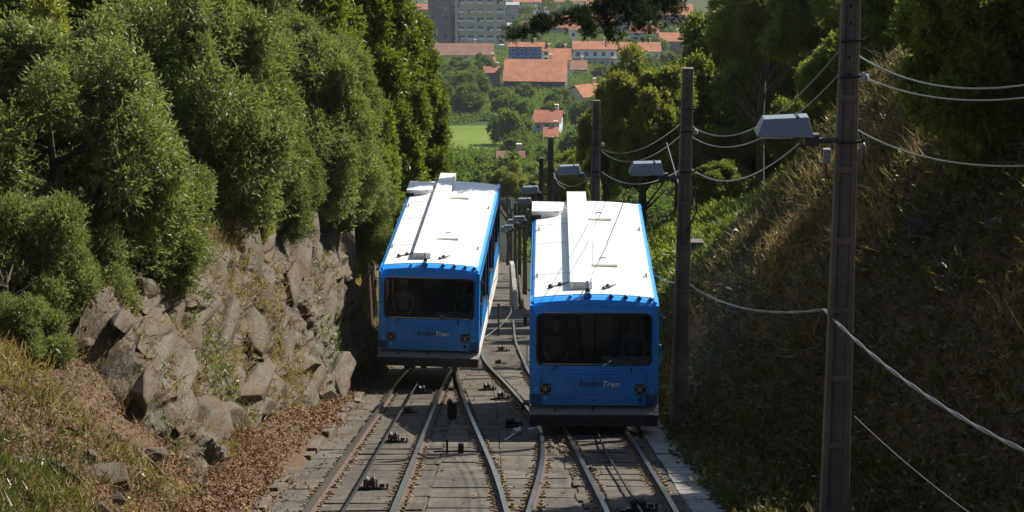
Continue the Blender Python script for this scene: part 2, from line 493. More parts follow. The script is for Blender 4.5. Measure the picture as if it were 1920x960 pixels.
# the face is broken into blocks: each its own rock, long axis along the cutting
y_ = 34.6
def face_point(Y, v):
    tx = float(np.interp(Y, *TOE_L)); rh = float(np.interp(Y, *ROCK_H)); kk = float(np.interp(Y, *KROCK))
    return Vector((tx + .3 - v * rh / (kk * 1.08), Y, float(rail_z(Y)) - .14 + max(-3.5 - tx, 0) * .2 + v * (rh + .3))), math.atan(kk), rh
def block(Y, v, ly, lz, ln, out, turn, tip=0.0):
    p_, sl_a, rh = face_point(Y, v)
    M = Matrix.Translation(p_) @ Matrix.Rotation(turn * .45, 4, 'Z') @ Matrix.Rotation(math.pi / 2 - sl_a + tip, 4, 'Y') @ Matrix.Rotation(turn, 4, 'X')
    # local x = out of the face, y = along the cutting, z = up the face
    M = M @ Matrix.Translation((out, 0, 0))
    o = link("rock", rocks[rr.randrange(8)], rock_face)
    o.matrix_world = M @ Matrix.Diagonal((ln, ly, lz, 1))
while y_ < 62.0:
    _, _, rh = face_point(y_, .5)
    v = rr.uniform(-.02, .12)
    while v < 1.02:
        if rr.random() < .82:
            k = rr.choice((.6, .8, 1, 1.25, 1.6))
            block(y_ + rr.uniform(-.9, .9), v, k * rr.uniform(.9, 1.7), k * rr.uniform(.26, .44), k * rr.uniform(.20, .34), rr.uniform(-.25, -.05), rr.uniform(-.45, .45), rr.uniform(-.3, .25))
        v += rr.uniform(.5, .85) / max(rh, 1.0) * .85
    y_ += rr.uniform(.9, 1.5)
for Y, v, ly, lz, ln, out, turn in ((41.0, .55, 1.9, .62, .30, -.02, .25), (42.6, .22, 2.6, .72, .34, -.02, -.1), (52.5, .9, 1.8, .34, .4, .1, .2), (46.6, .78, 1.3, .36, .42, .06, .1), (43.2, .52, .9, .30, .5, .12, .3)):
    block(Y, v, ly, lz, ln, out, turn)

# ------------------------------------------------------------------ track bed, sleepers, rails
bed = MB()
Ys = np.arange(8, 262, 2.0)
def bedx(Y):
    w = float(sstep(70, 100, Y))
    return -3.62 * (1 - w) - 2.3 * w, 3.02 * (1 - w) + 1.0 * w
vs = []; fs = []
for Y in Ys:
    z = float(rail_z(Y)); a, b = bedx(Y)
    vs += [(a, Y, z - .5), (a, Y, z - .15), (b, Y, z - .15), (b, Y, z - .5)]
for i in range(len(Ys) - 1):
    for k in range(3): fs.append((i * 4 + k, (i + 1) * 4 + k, (i + 1) * 4 + k + 1, i * 4 + k + 1))
bed.add(vs, fs)
track_bed = bed.build("track_bed", M_ballast, kind="structure")

SLOPE = math.atan(.2717)
tiltM = lambda x, Y, up: Matrix.Translation((x, Y, float(rail_z(Y)) + up)) @ Matrix.Rotation(-SLOPE, 4, 'X')

RAILS = {
    'a': [(12, -2.9), (32, -2.90), (59.6, -2.92), (68, -2.75), (80, -2.2), (92, -1.55), (104, -1.2), (250, -1.2)],
    'b': [(12, -1.67), (32, -1.675), (59.6, -1.73), (68, -1.58), (80, -1.03), (92, -.38), (104, -.03), (250, -.03)],
    'c': [(12, .75), (20, .4), (32, -.074), (36, -.21), (42.2, -.54), (48.7, -.906), (59, -1.4), (65, -1.56)],
    'd': [(12, -.65), (20, -.25), (32, .22), (38, .5), (43, .60), (47, .52), (51, .3), (58, -.15), (67, -.80), (76, -1.1)],
    'e': [(12, 1.6), (32, 1.34), (43, 1.1), (53, .85), (62, .46), (79, .11), (96, .06)],
    'f': [(12, 2.1), (32, 2.31), (43, 2.26), (53, 2.06), (62, 1.72), (79, 1.3), (96, 1.18)],
}
def smooth_poly(pts, step=.7):
    d = np.array([p[0] for p in pts]); x = np.array([p[1] for p in pts])
    dd = np.arange(d[0], d[-1], step); xx = np.interp(dd, d, x)
    k = np.ones(9) / 9
    xp = np.pad(xx, 4, mode='edge'); xx2 = np.convolve(xp, k, 'valid')
    return dd, xx2
PROF = [(-.06, -.13), (.06, -.13), (.06, -.115), (.012, -.10), (.012, -.04), (.036, -.032), (.036, -.002), (-.036, -.002), (-.036, -.032), (-.012, -.04), (-.012, -.10), (-.06, -.115)]
def rail_mesh(key):
    dd, xx = smooth_poly(RAILS[key]); n = len(PROF); mb = MB(); vs = []; fs = []; mi = []
    for D, x in zip(dd, xx):
        Y = Yd(D); z = float(rail_z(Y))
        vs += [(x + a, Y, z + b) for a, b in PROF]
    for i in range(len(dd) - 1):
        for k in range(n):
            fs.append((i * n + k, i * n + (k + 1) % n, (i + 1) * n + (k + 1) % n, (i + 1) * n + k)); mi.append(1 if k == 6 else 0)
    mb.v = vs; mb.f = fs; mb.mi = mi
    return mb.mesh("rail", [M_rust, M_steel])
def railx(key, D):
    dd, xx = smooth_poly(RAILS[key]); return float(np.interp(D, dd, xx))

railway = link("railway_track", None, kind="structure")
for key in "abcdef": link("rail", rail_mesh(key), railway)
# sleepers of the left track and of the single track farther down, of the right track, slabs between
def sleeper_mesh(w, d, h=.10):
    return MB().box((-w / 2, -d / 2, -h), (w / 2, d / 2, 0)).mesh("sleeper", M_sleep, .012)
sm_left = sleeper_mesh(1.98, .88); sm_right = sleeper_mesh(1.62, .88); sm_far = sleeper_mesh(2.6, .62, .16)
D = 27.0
while D < 66:
    x = (railx('a', D) + railx('b', D)) / 2 + .05
    link("sleeper", sm_left, railway, (x + rr.uniform(-.03, .03), Yd(D), float(rail_z(Yd(D))) - .118 + rr.uniform(-.012, .008)), (-SLOPE + rr.uniform(-.02, .02), rr.uniform(-.012, .012), rr.uniform(-.02, .02)), (rr.uniform(.95, 1.03), rr.uniform(.88, 1.04), 1))
    D += .92
D = 27.3
while D < 66:
    x = (railx('e', D) + railx('f', D)) / 2 + .02
    link("sleeper", sm_right, railway, (x + rr.uniform(-.03, .03), Yd(D), float(rail_z(Yd(D))) - .118 + rr.uniform(-.012, .008)), (-SLOPE + rr.uniform(-.02, .02), rr.uniform(-.012, .012), rr.uniform(-.02, .02)), (rr.uniform(.95, 1.03), rr.uniform(.88, 1.04), 1))
    D += .92
D = 66.6
while D < 190:
    w = float(sstep(66, 104, np.array(D)))
    xa = -.62 * w + (-.6) * (1 - w)
    o = link("sleeper", sm_far, railway, (xa, Yd(D), float(rail_z(Yd(D))) - .10 + rr.uniform(-.02, .03)), (-SLOPE * .55, 0, rr.uniform(-.02, .02)), (1 + .75 * (1 - w), 1, 1))
    D += .95
# slabs between the tracks
slab_a = MB().box((-.62, -.60, -.12), (.62, .60, 0)).mesh("concrete_slab", M_conc, .012)
D = 26.4
while D < 66:
    lo = railx('b', D) + .42; hi = railx('e', D) - .30
    n = 2
    for k in range(n):
        wd = (hi - lo) / n - .02
        if wd < .25: continue
        x = lo + (k + .5) * (hi - lo) / n
        link("concrete_slab", slab_a, track_bed, (x, Yd(D), float(rail_z(Yd(D))) - .122 + rr.uniform(-.008, .008)), (-SLOPE + rr.uniform(-.006, .006), rr.uniform(-.006, .006), 0), (wd / 1.24, 1, 1))
    D += 1.275
# walkway slabs along the right edge, kerb stones along the left
slab_w = MB().box((-.26, -.53, -.14), (.26, .53, 0)).mesh("walkway_slab", mat_concrete("pale walkway concrete", (.36, .35, .32), .2, (.2, .18, .14)), .014)
D = 27.0
while D < 64:
    link("walkway_slab", slab_w, track_bed, (2.83 + rr.uniform(-.02, .02), Yd(D), float(rail_z(Yd(D))) - .095 + rr.uniform(-.012, .012)), (-SLOPE + rr.uniform(-.015, .015), rr.uniform(-.02, .02), rr.uniform(-.02, .02)))
    D += 1.12
kerb = MB().box((-.09, -.50, -.2), (.09, .50, .0)).mesh("kerb_stone", M_kerb, .02)
strip = MB().box((-.24, -.74, -.1), (.24, .74, 0)).mesh("edge_slab", M_conc, .012)
D = 27.0
while D < 63.5:
    if rr.random() > .10:
        link("kerb_stone", kerb, track_bed, (-3.66 + rr.uniform(-.04, .04), Yd(D), float(rail_z(Yd(D))) - .055 + rr.uniform(-.03, .03)), (-SLOPE + rr.uniform(-.05, .05), rr.uniform(-.1, .1), rr.uniform(-.05, .05)))
    D += 1.07
D = 27.2
while D < 64:
    link("edge_slab", strip, track_bed, (-3.28, Yd(D), float(rail_z(Yd(D))) - .116 + rr.uniform(-.008, .008)), (-SLOPE, 0, 0))
    D += 1.55
# rail clips: the nearest ones one by one, the rest joined
clip = MB().box((-.05, -.045, -.03), (.05, .045, .0)).box((-.02, -.02, 0), (.02, .02, .035)).mesh("rail_clip", M_clip, .006)
cl_rest = MB(); cnt = 0
spots = []
for key in "abcdef":
    D = 28.6
    while D < 64:
        if key in "cd" and D > 63: break
        x = railx(key, D)
        for s_ in (-1, 1): spots.append((D, x + s_ * .125 + rr.uniform(-.012, .012), key))
        D += .41
spots.sort()
for k, (D, x, key) in enumerate(spots):
    if rr.random() < .22: continue
    if 44 < D < 53 and 0.35 < x < 2.8: continue
    if 57 < D and -3.4 < x < -.9: continue
    Y = Yd(D); z = float(rail_z(Y)) - .10
    if cnt < 290 and rr.random() > .08:
        link("rail_clip", clip, railway, (x, Y, z), (-SLOPE, 0, rr.uniform(-.5, .5)), (rr.uniform(.6, 1.6), rr.uniform(.6, 1.3), rr.uniform(.6, 1.1))); cnt += 1
    else:
        Mx = Matrix.Translation((x, Y, z)) @ Matrix.Rotation(-SLOPE, 4, 'X')
        cl_rest.box((-.05, -.045, -.03), (.05, .045, .0), 0, Mx); cl_rest.box((-.02, -.02, 0), (.02, .02, .035), 0, Mx)
cl_rest.build("far_rail_clips", M_clip, railway, kind="stuff")

# hauling cables, rope pulleys, track fittings
def track_line(pts, up):
    return [(x, Yd(D), float(rail_z(Yd(D))) + up) for D, x in pts]
lc = [(26, -2.31), (33, -2.29), (37.5, -2.29), (45, -2.31), (52, -2.32), (59.5, -2.32)]
MB().tube(track_line(lc, .12), .022, 6).build("hauling_cable", M_iron, label="dark haulage cable running up the left track from under the left car", category="cable")
rc_ = [(26, 1.95), (33, 1.8), (37, 1.72), (41, 1.66), (45, 1.66)]
MB().tube(track_line(rc_, -.02), .02, 6).build("hauling_cable", M_iron, label="haulage cable between the right track's rails below the right car", category="cable")
def pulley(x, D, label, yaw=0., s=1.0, grp="rope pulleys between the rails"):
    Y = Yd(D)
    o = thing("rope_pulley", label, "cable pulley", (x, Y, float(rail_z(Y)) - .115), (-SLOPE, 0, yaw), grp)
    o.scale = (s * .8, s * .75, s * .72)
    MB().box((-.32, -.06, -.01), (.32, .06, .035)).box((-.2, -.1, .035), (.2, .1, .06)).build("base_plate", M_iron, o, .008)
    for sx in (-.12, .10):
        MB().prism([(-.09, .05), (.09, .05), (.04, .2), (-.04, .2)], 'x', sx, sx + .025).build("bracket", M_iron, o, .004)
    MB().lathe([(.05, -.09), (.125, -.08), (.125, -.06), (.085, -.02), (.085, .02), (.125, .06), (.125, .08), (.05, .09)], (0, 0, .16), 'x', 14).build("roller", simple("worn roller steel", (.075, .07, .065), .5, .7), o, smooth=True)
    MB().box((.16, -.05, .05), (.25, .05, .12)).lathe([(.02, 0), (.02, .09)], (.3, .0, .03), 'z', 8).build("bearing_block", M_iron, o, .006)
    return o
pulley(-2.2, 55.8, "rope pulley nearest the left car's bumper on the left track", .1)
pulley(-2.26, 50, "second rope pulley below the left car, half worn", -.1, .8)
pulley(-2.24, 43.3, "rope pulley half way down the left track below the left car", 0, 1.05)
pulley(-2.2, 35.6, "rope pulley at the bottom of the picture on the left track", 0, 1.1)
pulley(1.82, 33, "rope pulley at the bottom of the picture on the right track", .1, 1.1)
pulley(-.62, 57, "rope pulley right of the left car's front corner", .1, .9)
pulley(-.26, 54, "dark rope pulley on the slabs midway between both cars", 0, 1.0)
pulley(-.02, 46.6, "rope pulley in the shade just left of the right car", .5, 1.0)
pulley(-.4, 67, "rope pulley on the slabs behind the left car's flank", 0, 1.0)
pulley(-.35, 74, "farthest rope pulley in the gap between the two cars", 0, 1.1)
pulley(1.28, 38.2, "small rope pulley left of the right track's bottom pulley", .4, .55)
pulley(.3, 51, "rope pulley against the right car's left flank", -.3, .9)
# iron switch post in the shade between rails
Y = Yd(48.6)
o = thing("switch_post", "black iron post with hooks standing in the shade between the tracks", "track fitting", (-1.27, Y, float(rail_z(Y)) - .12))
MB().box((-.10, -.09, 0), (.10, .09, .30)).build("post_body", M_iron, o, .02)
MB().lathe([(.05, 0), (.06, .1), (.03, .14)], (-.05, 0, .30), 'z', 10).lathe([(.05, 0), (.05, .07)], (.05, 0, .30), 'z', 10).build("hook_cap", M_iron, o)
MB().box((-.4, -.12, 0.0), (.42, -.102, .04)).build("crossbar", M_iron, o)
Y = Yd(41.3)
o = thing("tie_rod", "iron tie rod across the slabs by the shadow's edge left of centre", "track fitting", (-.92, Y, float(rail_z(Y)) - .09), (0, 0, -.03))
MB().tube([(-.5, 0, 0), (0, 0, .015), (.62, 0, 0)], .018, 6).build("rod", M_iron, o)
MB().box((-.05, -.05, -.02), (.05, .05, .16)).build("lug", M_iron, o, .01)
MB().box((-.27, -.02, -.02), (-.23, .02, .24)).build("stay", M_iron, o)
Y = Yd(44.0)
o = thing("rope_guide", "pale steel rope guide lying in the shade by the right car's bumper", "track fitting", (.12, Y, float(rail_z(Y)) - .10), (-SLOPE, 0, .5))
MB().tube([(-.35, -.1, .02), (-.05, 0, .1), (.1, .05, .12)], .025, 8).build("arm", simple("pale galvanised steel", (.45, .46, .47), .4, .7), o)
MB().lathe([(.03, -.07), (.09, -.06), (.06, 0), (.09, .06), (.03, .07)], (.0, .0, .13), 'x', 12).build("roller", simple("pale galvanised steel", (.45, .46, .47)), o, smooth=True)
MB().box((.25, -.07, 0), (.42, .07, .15)).build("foot", simple("pale galvanised steel", (.45, .46, .47)), o, .02)

# ------------------------------------------------------------------ funicular cars
def paint(name, c, rough=.32, dirt=(.1, .09, .07), amt=.25, low=0.):
    t = NT(name); t.set(rough, 0, .5)
    a = t.noise(2.2, 6, .7); b = t.noise(1.2, 5, .7, vscale=(6, 6, .6))
    f = t.mix(.5, a, b)
    cc = t.mix(t.ramp(f, [(.48, (0, 0, 0)), (.75, (amt, amt, amt))]), c, dirt)
    if low:                                            # road grime thrown up over the lowest part of the panels
        tc = t.new("ShaderNodeTexCoord"); sx = t.new("ShaderNodeSeparateXYZ"); t.link(tc.outputs['Object'], sx.inputs[0])
        mr = t.new("ShaderNodeMapRange"); mr.inputs[1].default_value = 1.25; mr.inputs[2].default_value = .5; mr.inputs[3].default_value = 0; mr.inputs[4].default_value = low
        t.link(sx.outputs['Z'], mr.inputs[0])
        g_ = t.mix(1.0, t.ramp(t.noise(3.5, 7, .75, vscale=(2.5, 1, .7)), [(.35, (.15, .15, .15)), (.7, (1, 1, 1))]), mr.outputs[0], 'MULTIPLY')
        cc = t.mix(g_, cc, (.05, .05, .045))
    t.col(cc)
    t.link(t.ramp(a, [(.3, (rough * .8,) * 3), (.7, (min(1, rough * 1.5),) * 3)]), t.b.inputs['Roughness'])
    t.b.inputs['Coat Weight'].default_value = .25
    t.b.inputs['Coat Roughness'].default_value = .2
    return t.m
M_blue = paint("blue coach paint", (.004, .265, .78), .34, (.01, .12, .32), .6, low=.55)
M_bluedark = paint("dark blue corner", (.02, .07, .20), .5, (.05, .06, .07), .6)
M_white = paint("white roof paint", (.74, .74, .72), .5, (.42, .38, .30), .38)
M_cream = paint("cream skirt paint", (.74, .70, .60), .5, (.3, .24, .16), .5)
M_bumpL = simple("sky lit bumper top", (.24, .225, .19), .6, .1, var=.3, scale=4)  # lighter tone paints in the sky light on the bumper's top
M_bumpD = simple("shaded bumper face", (.04, .038, .034), .7, .1, var=.4, scale=5)  # dark tone paints in the shade on the bumper's face
M_under = simple("greasy underframe", (.02, .019, .018), .7, .2, var=.4)
M_rub = simple("black window rubber", (.012, .012, .013), .5)
M_int = simple("dim grey interior lining", (.035, .034, .032), .7)
M_intd = simple("dark interior fittings", (.02, .02, .02), .6)
M_dash = simple("pale grey console", (.42, .42, .40), .5)
M_seat = simple("blue seat cloth", (.02, .035, .08), .8)
M_chrome = simple("bright metal", (.6, .6, .6), .2, 1.0, var=.1)
M_amber = simple("amber lamp glass", (.55, .3, .08), .2)
M_lens = simple("clear lamp glass", (.5, .52, .55), .08, .3)
M_black = simple("black lettering", (.012, .014, .022), .5)
M_let = simple("white lettering", (.75, .75, .72), .5, var=.1)
M_seam = simple("light blue edge highlight", (.03, .33, .85), .25)  # lighter blue paints in the highlight along panel and hatch edges
t = NT("window glass")
t.n.remove(t.b)
gl = t.new("ShaderNodeBsdfGlossy"); gl.inputs['Roughness'].default_value = .03; gl.inputs[0].default_value = (.5, .53, .56, 1)
tr = t.new("ShaderNodeBsdfTransparent"); tr.inputs[0].default_value = (.42, .46, .44, 1)
fr = t.new("ShaderNodeFresnel"); fr.inputs[0].default_value = 1.45
ms = t.new("ShaderNodeMixShader"); t.link(fr.outputs[0], ms.inputs[0]); t.link(tr.outputs[0], ms.inputs[1]); t.link(gl.outputs[0], ms.inputs[2])
t.link(ms.outputs[0], t.out.inputs[0]); M_glass = t.m

def rrect(x0, x1, z0, z1, r, n=5):
    pts = []
    for cx, cz, a0 in ((x1 - r, z0 + r, -90), (x1 - r, z1 - r, 0), (x0 + r, z1 - r, 90), (x0 + r, z0 + r, 180)):
        for k in range(n + 1):
            a = math.radians(a0 + 90 * k / n); pts.append((cx + r * math.cos(a), cz + r * math.sin(a)))
    return pts

LCAR = 9.3; HW = 1.25
FZ = [(.57, -.02), (.80, -.03), (1.30, 0.0), (2.40, .10), (2.50, .13)]      # front: height -> how far back
def fy(z): return float(np.interp(z, [q[0] for q in FZ], [q[1] for q in FZ]))
def crown(x): return 2.60 + .085 * (1 - (x / HW) ** 2)

def plate_with_hole(outer, inner, depth, yf):
    """front plate lying on the nose profile yf(z), with an opening"""
    n = len(inner); cx = sum(p[0] for p in inner) / n; cz = sum(p[1] for p in inner) / n
    x0, x1, z0, z1 = outer
    out = []
    for (x, z) in inner:
        dx, dz = x - cx, z - cz
        k = min(((x1 - cx) / dx) if dx > 1e-6 else ((x0 - cx) / dx) if dx < -1e-6 else 9e9,
                ((z1 - cz) / dz) if dz > 1e-6 else ((z0 - cz) / dz) if dz < -1e-6 else 9e9)
        out.append((cx + dx * k, cz + dz * k))
    for c in ((x0, z0), (x1, z0), (x1, z1), (x0, z1)):          # pull the nearest ray onto each corner
        j = min(range(n), key=lambda i: (out[i][0] - c[0]) ** 2 + (out[i][1] - c[1]) ** 2); out[j] = c
    mb = MB()
    vs = [(x, yf(z), z) for x, z in out] + [(x, yf(z), z) for x, z in inner] + [(x, yf(z) + depth, z) for x, z in inner]
    fs = []
    for i in range(n):
        j = (i + 1) % n
        fs.append((i, j, n + j, n + i)); fs.append((n + i, n + j, 2 * n + j, 2 * n + i))
    return mb.add(vs, fs)

def flat_text(s, size, mat, shear=.28, bold=.0):
    cu = bpy.data.curves.new("lettering", 'FONT'); cu.body = s; cu.size = size; cu.shear = shear
    cu.extrude = .002; cu.offset = bold; cu.space_character = 1.12; cu.align_x = 'LEFT'; cu.resolution_u = 3
    tmp = bpy.data.objects.new("lettering", cu); COL.objects.link(tmp)
    dg = bpy.context.evaluated_depsgraph_get()
    me = bpy.data.meshes.new_from_object(tmp.evaluated_get(dg)); me.name = "lettering"
    bpy.data.objects.remove(tmp); bpy.data.curves.remove(cu)
    me.materials.clear(); me.materials.append(mat)
    w = max(v.co.x for v in me.vertices)
    return me, w

def side_cells(mb, x, t, ys, zs, holes):
    for i in range(len(ys) - 1):
        for j in range(len(zs) - 1):
            if (i, j) in holes: continue
            mb.box((x - t, ys[i], zs[j]), (x + t, ys[i + 1], zs[j + 1]))

def build_car(label):
    car = thing("funicular_car", label, "funicular car", group="blue and white funicular cars at the passing loop")
    # front shell
    win = rrect(-1.115, 1.115, 1.385, 2.385, .11)
    low = MB()
    low.add([(-HW, fy(.80), .80), (HW, fy(.80), .80), (HW, 0, 1.28), (-HW, 0, 1.28), (-1.02, fy(.57), .57), (1.02, fy(.57), .57), (1.02, fy(.8), .8), (-1.02, fy(.8), .8),
             (-HW, .3, .8), (HW, .3, .8)], [(0, 7, 6, 1, 2, 3), (4, 5, 6, 7), (0, 8, 9, 1, 6, 7)])
    front = plate_with_hole((-HW, HW, 1.295, 2.50), win, .07, fy)
    # visor curving back up to the roof, rounded corners
    n = 20; vs = []; fs = []
    prof = [(2.50, .13), (2.55, .145), (2.59, .19), (2.625, .34), (2.634, .66)]
    for k in range(n + 1):
        x = -HW + 2 * HW * k / n; dz = crown(x) - crown(HW)
        for q, (z, y) in enumerate(prof): vs.append((x, y, z - .03 + dz * min(1, (q + .0) / 2)))
    m = len(prof)
    for k in range(n):
        for q in range(m - 1): fs.append((k * m + q, (k + 1) * m + q, (k + 1) * m + q + 1, k * m + q + 1))
    front.add(vs, fs)
    # same visor at the far end
    vs = [(x, LCAR - y, z) for x, y, z in vs]
    front.add(vs, [f[::-1] for f in fs])
    body = low; body.add(front.v, front.f)
    # sides with window openings, far end wall with a window
    ys = [.02, .30, 1.02, 1.16, 2.55, 2.70, 3.70, 3.84, 5.22, 5.36, 6.36, 6.50, 7.90, 8.04, 8.96, LCAR - .02]
    zs = [.62, .9, 1.22, 2.32, 2.57]
    holes = {(i, 2) for i in range(1, 15, 2)} | {(5, 1), (9, 1), (1, 1)}
    for sx in (-1, 1): side_cells(body, sx * (HW - .03), .03, ys, zs, holes)
    side_cells(body, 0, 0, [0, 0], [0, 0], set())
    for a, b in (((-HW + .06, LCAR - .16, .62), (HW - .06, LCAR - .1, 1.3)), ((-HW + .06, LCAR - .16, 2.3), (HW - .06, LCAR - .1, 2.57)),
                 ((-HW + .06, LCAR - .16, 1.3), (-1.1, LCAR - .1, 2.3)), ((1.1, LCAR - .16, 1.3), (HW - .06, LCAR - .1, 2.3)), ((-.04, LCAR - .15, 1.3), (.04, LCAR - .11, 2.3))):
        body.box(a, b)
    b_ = body.build("body", M_blue, car)
    for sx in (-1, 1):                                          # set back corner pieces in darker blue
        MB().box((min(sx * 1.015, sx * (HW - .005)), .01, .575), (max(sx * 1.015, sx * (HW - .005)), .3, .795)).build("corner_block", M_bluedark, car, .02)
    # edge lines with the highlight painted in
    MB().box((-.62, -.036, 1.225), (.62, -.002, 1.235)).build("edge_strip", M_seam, car)
    MB().box((-1.16, -.012, 1.275), (1.16, .012, 1.293)).build("belt_moulding", M_blue, car, .004)
    ap = MB()
    x0, x1, z0, z1 = -.58, .52, .72, 1.17
    for a, b in (((x0, 0, z0), (x1, .014, z0 + .012)), ((x0, 0, z1 - .012), (x1, .014, z1)), ((x0, 0, z0), (x0 + .012, .014, z1)), ((x1 - .012, 0, z0), (x1, .014, z1))):
        ap.box((a[0], -.036, a[2]), (b[0], -.002, b[2]))
    ap.build("access_hatch", M_seam, car, .003)
    MB().box((-.008, -.037, .86), (.002, -.02, 1.16)).build("hatch_seam", M_rub, car)
    MB().box((-.02, -.04, .66), (.02, -.02, .69)).build("hatch_latch", M_rub, car)
    # windscreen
    ws = MB()
    inn = rrect(-1.105, 1.105, 1.395, 2.375, .13)
    ws.add([(x, fy(z) + .035, z) for x, z in inn], [tuple(range(len(inn)))])
    scr = ws.build("windscreen", M_glass, car)
    fm = plate_with_hole((-1.13, 1.13, 1.37, 2.40), rrect(-1.07, 1.07, 1.43, 2.345, .12), .03, lambda z: fy(z) - .006)
    o_ = rrect(-1.128, 1.128, 1.372, 2.398, .12); i_ = rrect(-1.088, 1.088, 1.408, 2.362, .09)
    fm = MB(); n = len(o_)
    fm.add([(x, fy(z) - .012, z) for x, z in o_] + [(x, fy(z) - .012, z) for x, z in i_] + [(x, fy(z) + .04, z) for x, z in i_] + [(x, fy(z) + .02, z) for x, z in o_],
           [q for i in range(n) for q in ((i, (i + 1) % n, n + (i + 1) % n, n + i), (n + i, n + (i + 1) % n, 2 * n + (i + 1) % n, 2 * n + i), (i, 3 * n + i, 3 * n + (i + 1) % n, (i + 1) % n))])
    fm.build("rubber_frame", M_rub, scr)
    MB().box((-.95, .085, 2.405), (.95, .11, 2.417)).build("rain_strip", M_chrome, scr)
    MB().box((-1.0, -.012, 1.398), (1.0, .0, 1.41)).build("sill_strip", M_chrome, scr)
    # wipers
    w = MB().tube([(-.82, -.01, 1.25), (-.79, -.02, 1.32), (-.66, .0, 1.40)], .014, 6).build("wiper", M_rub, car)
    MB().tube([(-.66, -.0, 1.40), (-.12, -.0, 1.415), (-.02, -.0, 1.39)], .012, 5).build("wiper_blade", M_rub, w)
    w = MB().tube([(.72, -.02, 1.24), (.72, -.03, 1.34), (.79, -.01, 1.43), (.86, .0, 1.46)], .016, 6).build("wiper", M_rub, car)
    MB().tube([(.16, .0, 1.48), (.42, -.01, 1.36)], .018, 6).build("wiper_blade", M_rub, w)
    MB().tube([(.18, .0, 1.37), (.34, -.0, 1.475)], .014, 6).build("wiper_rod", M_chrome, w)
    # head lamps, small marks, lettering
    for x in (-.94, .90):
        h = MB().prism(rrect(x - .105, x + .105, .80, 1.005, .03), 'y', -.06, 0).build("headlight", M_rub, car, .006)
        MB().lathe([(.02, -.018), (.07, -.012), (.078, 0)], (x, -.062, .903), 'y', 16).build("lens", simple("smoked lamp", (.09, .085, .08), .15), h, smooth=True)
        MB().lathe([(.002, -.012), (.018, -.008), (.02, 0)], (x + .004, -.078, .906), 'y', 8).build("bulb", M_lens, h, smooth=True)
        for sx, sz in ((-1, -1), (-1, 1), (1, -1), (1, 1)): MB().box((x + sx * .07 - .018, -.068, .903 + sz * .07 - .014), (x + sx * .07 + .018, -.06, .903 + sz * .07 + .014)).build("amber_reflector", M_amber, h)
    m1, w1 = flat_text("Eusko", .20, M_black, bold=.001)
    m2, w2 = flat_text("Tren", .20, M_let, bold=.004)
    m3, w3 = flat_text("T", .20, M_black, bold=.004)
    RX = (math.pi / 2 - .0, 0, 0)
    sc = .80 / (w1 + w2 + .02)
    x = -.30
    link("lettering", m1, car, (x, -.036, .965), RX, (sc, sc, sc), label="dark word Eusko")
    link("lettering", m3, car, (x + (w1 - .035) * sc, -.0355, .96), RX, (sc, sc, sc), label="dark shadow of the letter T")
    link("lettering", m2, car, (x + (w1 + .02) * sc, -.039, .955), RX, (sc, sc, sc), label="white word Tren")
    for s_, x, z in (("2", -1.17, .86), ("0", -.98, .69), ("c", 1.11, .84)):
        mm, ww = flat_text(s_, .11, simple("faded white numerals", (.45, .55, .65), .5), .2)
        link("number_mark", mm, car, (x, -.036, z), RX)
    MB().lathe([(.035, -.02), (.04, 0)], (.9, -.03, .69), 'y', 10).build("plug_socket", M_rub, car)
    for x in (-1.02, 1.02): MB().box((x - .004, -.034, .60), (x + .004, -.018, 1.26)).build("panel_seam", M_bluedark, car)
    for y in (2.2, 4.9, 6.7): MB().tube([(x, y, crown(x) + .014) for x in np.linspace(-1.16, 1.16, 9)], .008, 4).build("roof_seam", M_white, car)
    # bumper beam
    bp = MB().prism([(-.18, .42), (.14, .53), (.14, .42)], 'x', -1.265, 1.265).build("bumper", M_bumpL, car, .006)
    MB().box((-1.262, -.178, .417), (-.0, -.12, .423)).build("bumper_edge", M_bumpL, bp)
    MB().prism([(-.17, .19), (.14, .19), (.14, .425), (-.178, .425)], 'x', -1.25, 1.25).build("bumper_face", M_bumpD, bp, .012)
    for x in (-.75, -.02): MB().box((x - .012, -.1, .47), (x + .012, -.02, .52)).build("bumper_joint", M_under, bp)
    MB().prism([(.14, .54), (.14, .75), (.02, .54)], 'x', 1.225, 1.262).build("bumper_bracket", M_cream, bp)
    MB().prism([(.14, .54), (.14, .75), (.02, .54)], 'x', -1.262, -1.225).build("bumper_bracket", M_cream, bp)
    for x in (-.45, -.12, .42): MB().prism([(x - .07, .09), (x + .07, .09), (x + .1, .2), (x - .1, .2)], 'y', 0, .1).build("buffer_lug", M_bumpD, bp)
    # wedge underframe and wheels, cream skirts
    g = math.tan(SLOPE - CAR_TILT)
    MB().prism([(.12, .20), (LCAR - .3, .35 - g * (LCAR - .3)), (LCAR - .3, .60), (.12, .60)], 'x', -.95, .95).build("underframe", M_under, car, .01)
    for yy in (.75, 7.6):
        for sx in (-1, 1):
            MB().lathe([(.1, -.07), (.3, -.06), (.3, .03), (.35, .045), (.35, .065), (.1, .07)], (sx * .60, yy, .30 - g * yy), 'x', 20).build("wheel", M_under, car)
    MB().box((.95, .4, .12), (1.24, 1.1, .40)).build("brake_box", M_under, car, .02)
    for sx in (-1, 1):
        MB().prism([(.10, .36), (LCAR - .1, -.04), (LCAR - .1, .60), (.10, .60)], 'x', min(sx * 1.20, sx * 1.256), max(sx * 1.20, sx * 1.256)).build("skirt", M_cream, car, .008)
    # roof
    rv = []; rfc = []; n = 24; xs_ = np.linspace(-1.17, 1.17, n + 1); yv = np.linspace(.46, LCAR - .30, 8)
    for y in yv:
        for x in xs_: rv.append((x, y, crown(x) + .012))
    N1 = n + 1
    for i in range(len(yv) - 1):
        for k in range(n): rfc.append((i * N1 + k, i * N1 + k + 1, (i + 1) * N1 + k + 1, (i + 1) * N1 + k))
    rb = MB(); rb.add(rv, rfc)
